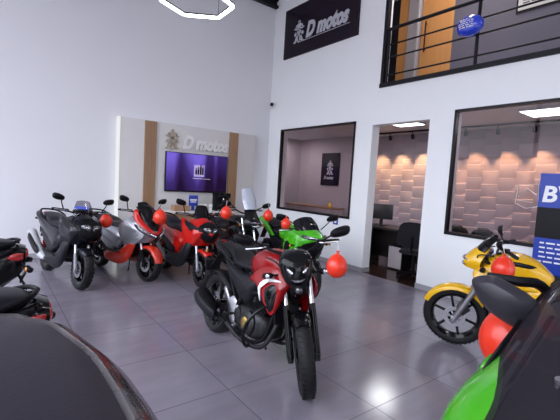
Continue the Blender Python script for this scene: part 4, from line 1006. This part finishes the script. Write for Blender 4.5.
# window sticker, switch plate and banner
stk = thing('window_sticker', 'white outline sticker on the right end of the right window', 'sticker', (XW + .012, 2.02, 1.60))
b = MB()
for (y0, z0, y1, z1) in ((.13, .14, -.10, .16), (.13, .14, .15, -.10), (-.10, .16, -.12, -.06), (.15, -.10, .02, -.16), (.02, -.16, -.13, -.12), (.12, -.02, .02, .10), (.02, .10, -.09, .02), (.12, -.06, -.06, -.08)):
    b.bar((0, y0, z0), (0, y1, z1), .022, .004)
b.build('sticker_lines', 'white', stk)
sw = thing('switch_plate', 'small blue notice plate on the wall under left window', 'plate', (XW, 5.42, .86))
b = MB(); b.box((-.004, 0, 0), (.008, .13, .11), None, .002); b.build('plate', 'blue', sw)
b = MB(); b.box((-.010, 0, 0), (.004, .06, .05)); b.build('plate_symbol', 'white', sw)
bn = thing('banner', 'tall blue advertising banner standing at the right end of wall', 'banner', (5.30, 1.40, 0), math.radians(8))
b = MB(); b.box((0, 0, .95), (.012, .78, 1.86)); b.build('banner_sheet', 'blue', bn)
b = MB(); b.box((0, 0, .03), (.18, .82, .06), None, .01); b.build('banner_base', 'alloy', bn)
b = MB(); b.add(*lay(text_mb('BV', .26, .1, .002, .008), (-.010, .36, 1.55), (0, -1, 0), (0, 0, 1), (-1, 0, 0))); b.build('lettering', 'white', bn)
b = MB(); b.box((-.008, .0, 1.30), (.006, .78, .36)); b.build('grey_band', 'dgrey', bn)
b = MB(); rr = random.Random(8)
for k in range(5):
    y = .33
    while y > -.3: l = rr.uniform(.03, .09); b.box((-.008, y - l / 2, 1.06 - k * .055), (.003, l, .018)); y -= l + .02
b.build('small_print', 'white', bn)
# ------------------------------------------------------------------ the motorcycles
def at(front, deg, wb2):
    a = math.radians(deg); return (front[0] - math.cos(a) * wb2, front[1] - math.sin(a) * wb2, 0), a
p, a = at((1.0, 5.62), -80, .66)
scooter('scooter', 'dark graphite scooter with knobbly tyres, farthest left of the facing row', p, a, 'graphite', 'adv', 0., 'dgrey', screen='light_smoke', lean=-.12)
p, a = at((1.908, 5.64), -73, .66)
scooter('scooter', 'silver scooter with red front mudguard and black visor screen', p, a, 'silver', 'pcx', 0., 'orange_red', 'orange_red', False, lean=-.08)
p, a = at((2.481, 5.03), -88, .66)
scooter('scooter', 'red scooter with knobbly tyres and tall smoked screen before the counter', p, a, 'red', 'adv', math.radians(-4), 'dgrey', None, False, lean=-.11)
p, a = at((1.865, 2.11), -92, .68)
naked('motorcycle', 'red and black naked motorcycle facing forward in the middle of floor', p, a, 'wine', 'wine', math.radians(-36), 'mask', True, lean=math.radians(-8), up=.075, scale=1.02)
p, a = at((3.22, 4.80), -93, .68)
naked('motorcycle', 'black motorcycle with tall clear screen between red scooter and green motorcycle', p, a, 'black', 'black', math.radians(8), 'cowl', False, True, stripe=False, tall=.03, up=.10)
p, a = at((3.55, 3.90), -102, .69)
sport('motorcycle', 'lime green faired sport motorcycle behind the red and black motorcycle', p, a, 'green', 0., 'smoke')
p, a = at((3.956, 2.0), 113, .71)
naked('motorcycle', 'yellow motorcycle with silver fork legs by the right wall', p, a, 'yellow', 'yellow', math.radians(0), 'cowl', False, False, 'yellow', stripe=False, silver_fork=True, panel='yellow', mirrors=True, rk=31., ux=-.06, up=.05, scale=1.05, lean=math.radians(-5))
near = sport('motorcycle', 'green faired sport motorcycle cut off at the lower right corner', (2.02, .33, 0), math.radians(180), 'green', 0., 'smoke_clear', scale=1.12,
    bw=.72, sig=False, G=[[(.70, 0, 1.0), (.69, .08, .99), (.62, .15, .97), (.50, .20, .94)], [(.88, 0, .935), (.86, .11, .925), (.76, .19, .905), (.52, .24, .88)], [(1.01, 0, .875), (.97, .115, .865), (.83, .205, .835), (.52, .26, .78)], [(1.0, 0, .84), (.96, .12, .82), (.82, .20, .76), (.52, .25, .66)]],
    ws=[[(.985, 0, .905), (.955, .05, .905), (.86, .105, .915), (.68, .17, .925)], [(.62, 0, 1.07), (.58, .09, 1.06), (.50, .16, 1.03), (.42, .195, .995)], [(.40, 0, 1.17), (.37, .085, 1.16), (.32, .145, 1.13), (.26, .18, 1.085)], [(.18, 0, 1.23), (.16, .075, 1.22), (.13, .12, 1.19), (.10, .15, 1.15)]],
    mirrors=False)
for sg in (-1, 1):
    o_ = [(.375 + (z - 1.06) * .25, sg * y, z) for y, z in ((.365, 1.122), (.311, 1.142), (.26, 1.133), (.171, 1.092), (.159, 1.035), (.204, .979), (.269, .985), (.342, 1.031), (.37, 1.091))]
    b_ = MB(); b_.pillow(cr(o_, 3, True), (.055, 0, .008), (-.014, 0, 0), 3, k=1.); m_ = b_.build('mirror', 'mirror_shell', near, 30)
    c_ = np.array(o_).mean(0); b_ = MB(); b_.pillow([c_ + (np.array(p_) - c_) * .9 + (-.016, 0, 0) for p_ in o_], (-.002, 0, 0), (.003, 0, 0), 2, smooth=2); b_.build('mirror_glass', 'mirror', m_)
    b_ = MB(); b_.tube([(.33, sg * .345, 1.125), (.30, sg * .25, 1.125), (.24, sg * .20, 1.115), (.14, sg * .16, 1.02)], [.016, .018, .018, .02], 8, smooth=4); b_.build('mirror_stalk', 'matte', m_)
MB().tube([(.80, -.13, .918), (.68, -.172, .928), (.42, -.20, .992), (.26, -.185, 1.083), (.10, -.155, 1.15)], .011, 8, smooth=4).build('screen_trim', 'matte', near)
for yy in (.02,):
    b_ = MB(); b_.lathe([(.001, .006), (.008, .006), (.009, 0), (.009, -.006)], (.76, yy, 1.012), (.42, 0, .9), 14); b_.build('screen_bolt', 'alloy', near)
# left row, tails towards the aisle
def tailpos(tail, deg, L):
    a = math.radians(deg); return (tail[0] + math.cos(a) * L, tail[1] + math.sin(a) * L, 0), a
p, a = tailpos((.24, 4.15), 176, 1.0)
scooter('scooter', 'black scooter at the left edge with its tail turned to the aisle', p, a, 'black', 'pcx', 0., 'matte', None, False, maxi=True)
p, a = tailpos((.225, 2.42), 178, 1.0)
scooter('scooter', 'black scooter with red tail light just behind the nearest top box', p, a, 'black', 'pcx', 0., 'matte', None, False, maxi=True)

M['glosscase'] = mat('gloss_case_trim', (.06, .05, .052), .22, coat=.5, var=.7, vscale=14)
M['lidgrey'] = mat('case_lid_plastic', (.021, .017, .029), .5, spec=.35, bump=.15, bscale=250)
# nearest machine at the lower left: a scooter carrying a wide top box
rt = scooter('scooter', 'black scooter carrying a wide matte top box nearest the lower left corner', (-.93, .52, 0), PI, 'black', 'adv', 0., 'matte', None, False)
Hh = [(.017, .924), (.052, .886), (.092, .837), (.116, .744), (.134, .653), (.138, .552), (.137, .487)]
cy = .535
right = [(x, y - cy) for x, y in Hh]
loop = right[:-1] + [(.138, -.02), (.134, -.11), (.116, -.21), (.092, -.30), (.05, -.352), (.0, -.388), (-.16, -.42), (-.34, -.40), (-.42, -.33), (-.44, 0), (-.42, .33), (-.34, .40), (-.16, .42)]
W3 = lambda s, z, off=0: [(-(x * (1 + off) if x < .05 else x + off * .45) - .93, -(y * (1 + off)) , z) for x, y in loop]
inv = Matrix.Translation((0, 0, 0))
def loc3(x, y, z): return (-(x + .93), -(y + cy - .52), z)
def ringz(off, z): return [loc3(x + off * (1 if x > -.15 else -1), y * (1 + off * 1.6), z) for x, y in loop]
lid = MB(); O = cr(ringz(0, 1.30), 3, True); lid.pillow(O, (0, 0, .045), (0, 0, -.02), 7); tb = lid.build('top_case_lid', 'lidgrey', rt)
rim = MB(); rim.grid([cr(ringz(o, z), 3, True) for o, z in ((-.004, 1.295), (.008, 1.303), (.026, 1.292), (.052, 1.262), (.064, 1.225), (.055, 1.205))], closed_c=True, caps=True); rim.build('top_case_rim', 'glosscase', rt)
lo_ = MB(); lo_.grid([cr(ringz(o, z), 3, True) for o, z in ((.045, 1.21), (.04, 1.17), (.0, 1.02), (-.06, .96))], closed_c=True, caps=True); lo_.build('top_case_base', 'matte', rt)
rk_ = MB(); rk_.box((-.80, 0, .945), (.34, .22, .02), None, .006); rk_.tube([(-.62, .1, .88), (-.72, .1, .94), (-.92, .1, .94)], .012, 8); rk_.tube([(-.62, -.1, .88), (-.72, -.1, .94), (-.92, -.1, .94)], .012, 8); rk_.build('luggage_rack', 'matte', rt)

# red balloons tied to the machines
def balloon(loc, d, label, rx=0., ry=0.):
    o = thing('balloon', label, 'balloon', loc, 0, 'red balloons tied to the machines'); o.rotation_euler = (rx, ry, 0)
    R = d / 2; P = []
    for k in range(19):
        t = k / 18; z = math.cos(PI * t) * R * 1.08; r = math.sin(PI * t) * R * (1 - .10 * max(0, math.cos(PI * t)) if 0 else 1)
        if z < 0: z *= 1.02
        if z > 0: r *= 1 - .12 * (z / R) ** 2; z *= 1.14
        P.append((max(r, .001), z))
    b = MB(); b.lathe(P, (0, 0, 0), (0, 0, 1), 28); b.build('balloon_skin', 'balloon', o)
    b = MB(); zt = R * 1.22; b.lathe([(.001, zt - .01), (.010, zt), (.006, zt + .008), (.015, zt + .022), (.001, zt + .020)], (0, 0, 0), (0, 0, 1), 12); b.build('balloon_knot', 'balloon', o)
    b = MB(); b.tube([(0, 0, zt + .015), (.01, .01, zt + .05), (.02, .03, zt + .08)], .002, 5, smooth=3); b.build('string', 'white', o)
for L, d, lab in (((1.99, 1.89, 1.02), .150, 'red balloon hanging from the left grip of the red and black motorcycle'),
                  ((2.63, 4.64, 1.12), .155, 'red balloon between the red scooter and the black motorcycle'),
                  ((3.33, 4.62, 1.08), .150, 'red balloon on the black motorcycle, left of the green one'),
                  ((3.12, 3.92, 1.05), .13, 'red balloon against the tank of the green motorcycle'),
                  ((1.43, 6.12, .85), .18, 'red balloon between the graphite scooter and the silver scooter'),
                  ((2.00, 5.44, .98), .19, 'red balloon between silver scooter and red scooter'),
                  ((3.50, 1.40, .97), .185, 'red balloon against the headlight of the yellow motorcycle'),
                  ((1.85, .675, .955), .26, 'large red balloon below the mirror of nearest green motorcycle'),
                  ((2.30, .68, .86), .20, 'red balloon seen through the windscreen of nearest green motorcycle')):
    balloon(L, d, lab)

cam = bpy.data.cameras.new('camera'); co = bpy.data.objects.new('camera', cam); COL.objects.link(co)
def _R(y, p, r):
    cy, sy = math.cos(y), math.sin(y)
    f = Vector((sy * math.cos(p), cy * math.cos(p), -math.sin(p))); rt = Vector((cy, -sy, 0)); up = rt.cross(f)
    return rt * math.cos(r) + up * math.sin(r), up * math.cos(r) - rt * math.sin(r), f
_r, _u, _f = _R(.654434, .073977, .059327)
co.matrix_world = Matrix.Translation((0, 0, 1.6)) @ Matrix((_r, _u, -_f)).transposed().to_4x4()
cam.sensor_width = 36; cam.lens = 24.75; cam.clip_start = .02; SC.camera = co

# ------------------------------------------------------------------ light
wd = bpy.data.worlds.new('sky'); SC.world = wd; wd.use_nodes = True; nt = wd.node_tree
bg = nt.nodes['Background']; bg.inputs[1].default_value = 1.
_tc = _n(nt, 'ShaderNodeTexCoord'); _sx = _n(nt, 'ShaderNodeSeparateXYZ'); nt.links.new(_tc.outputs['Generated'], _sx.inputs[0])
_rp = _n(nt, 'ShaderNodeValToRGB'); _e = _rp.color_ramp.elements
_mr = _n(nt, 'ShaderNodeMapRange'); _mr.inputs['From Min'].default_value = -.2; _mr.inputs['From Max'].default_value = 1.; nt.links.new(_sx.outputs[2], _mr.inputs[0])
_e[0].position = .16; _e[0].color = (.20, .20, .22, 1); _e[1].position = .42; _e[1].color = (.83, .88, 1., 1)
_q = _e.new(.20); _q.color = (.34, .35, .40, 1)
_ml = _n(nt, 'ShaderNodeVectorMath', operation='SCALE'); _ml.inputs['Scale'].default_value = 7.25
nt.links.new(_mr.outputs[0], _rp.inputs[0]); nt.links.new(_rp.outputs[0], _ml.inputs[0]); nt.links.new(_ml.outputs[0], bg.inputs[0])
SC.cycles.use_denoising = True
SC.cycles.max_bounces = 8; SC.cycles.transparent_max_bounces = 16; SC.cycles.caustics_reflective = False; SC.cycles.caustics_refractive = False
def area(name, loc, tgt, sx, sy, e, col):
    L = bpy.data.lights.new(name, 'AREA'); L.shape = 'RECTANGLE'; L.size = sx; L.size_y = sy; L.energy = e; L.color = col
    o = bpy.data.objects.new(name, L); COL.objects.link(o); o.location = loc
    o.rotation_euler = (Vector(tgt) - Vector(loc)).to_track_quat('-Z', 'Y').to_euler(); return o
for (x, y) in ((6.75, 4.83), (6.95, 2.38)):
    area('office_panel_and_fill', (x, y, OC - .06), (x, y, 0), .56, .56, 16, (.95, .97, 1))
area('office_panel_and_fill', (6.9, 8.9, OC - .06), (6.9, 8.9, 0), .56, .56, 22, (.95, .93, 1))  # added light without a panel, brightens the room behind the left window
area('upper_room_light', (6.3, 3.6, ZC - .05), (6.5, 3.6, 0), .3, 2.4, 70, (1, .92, .85))
SC.view_settings.view_transform = 'Standard'; SC.view_settings.look = 'None'; SC.view_settings.gamma = 1; SC.view_settings.use_curve_mapping = False
SC.view_settings.exposure = 0.
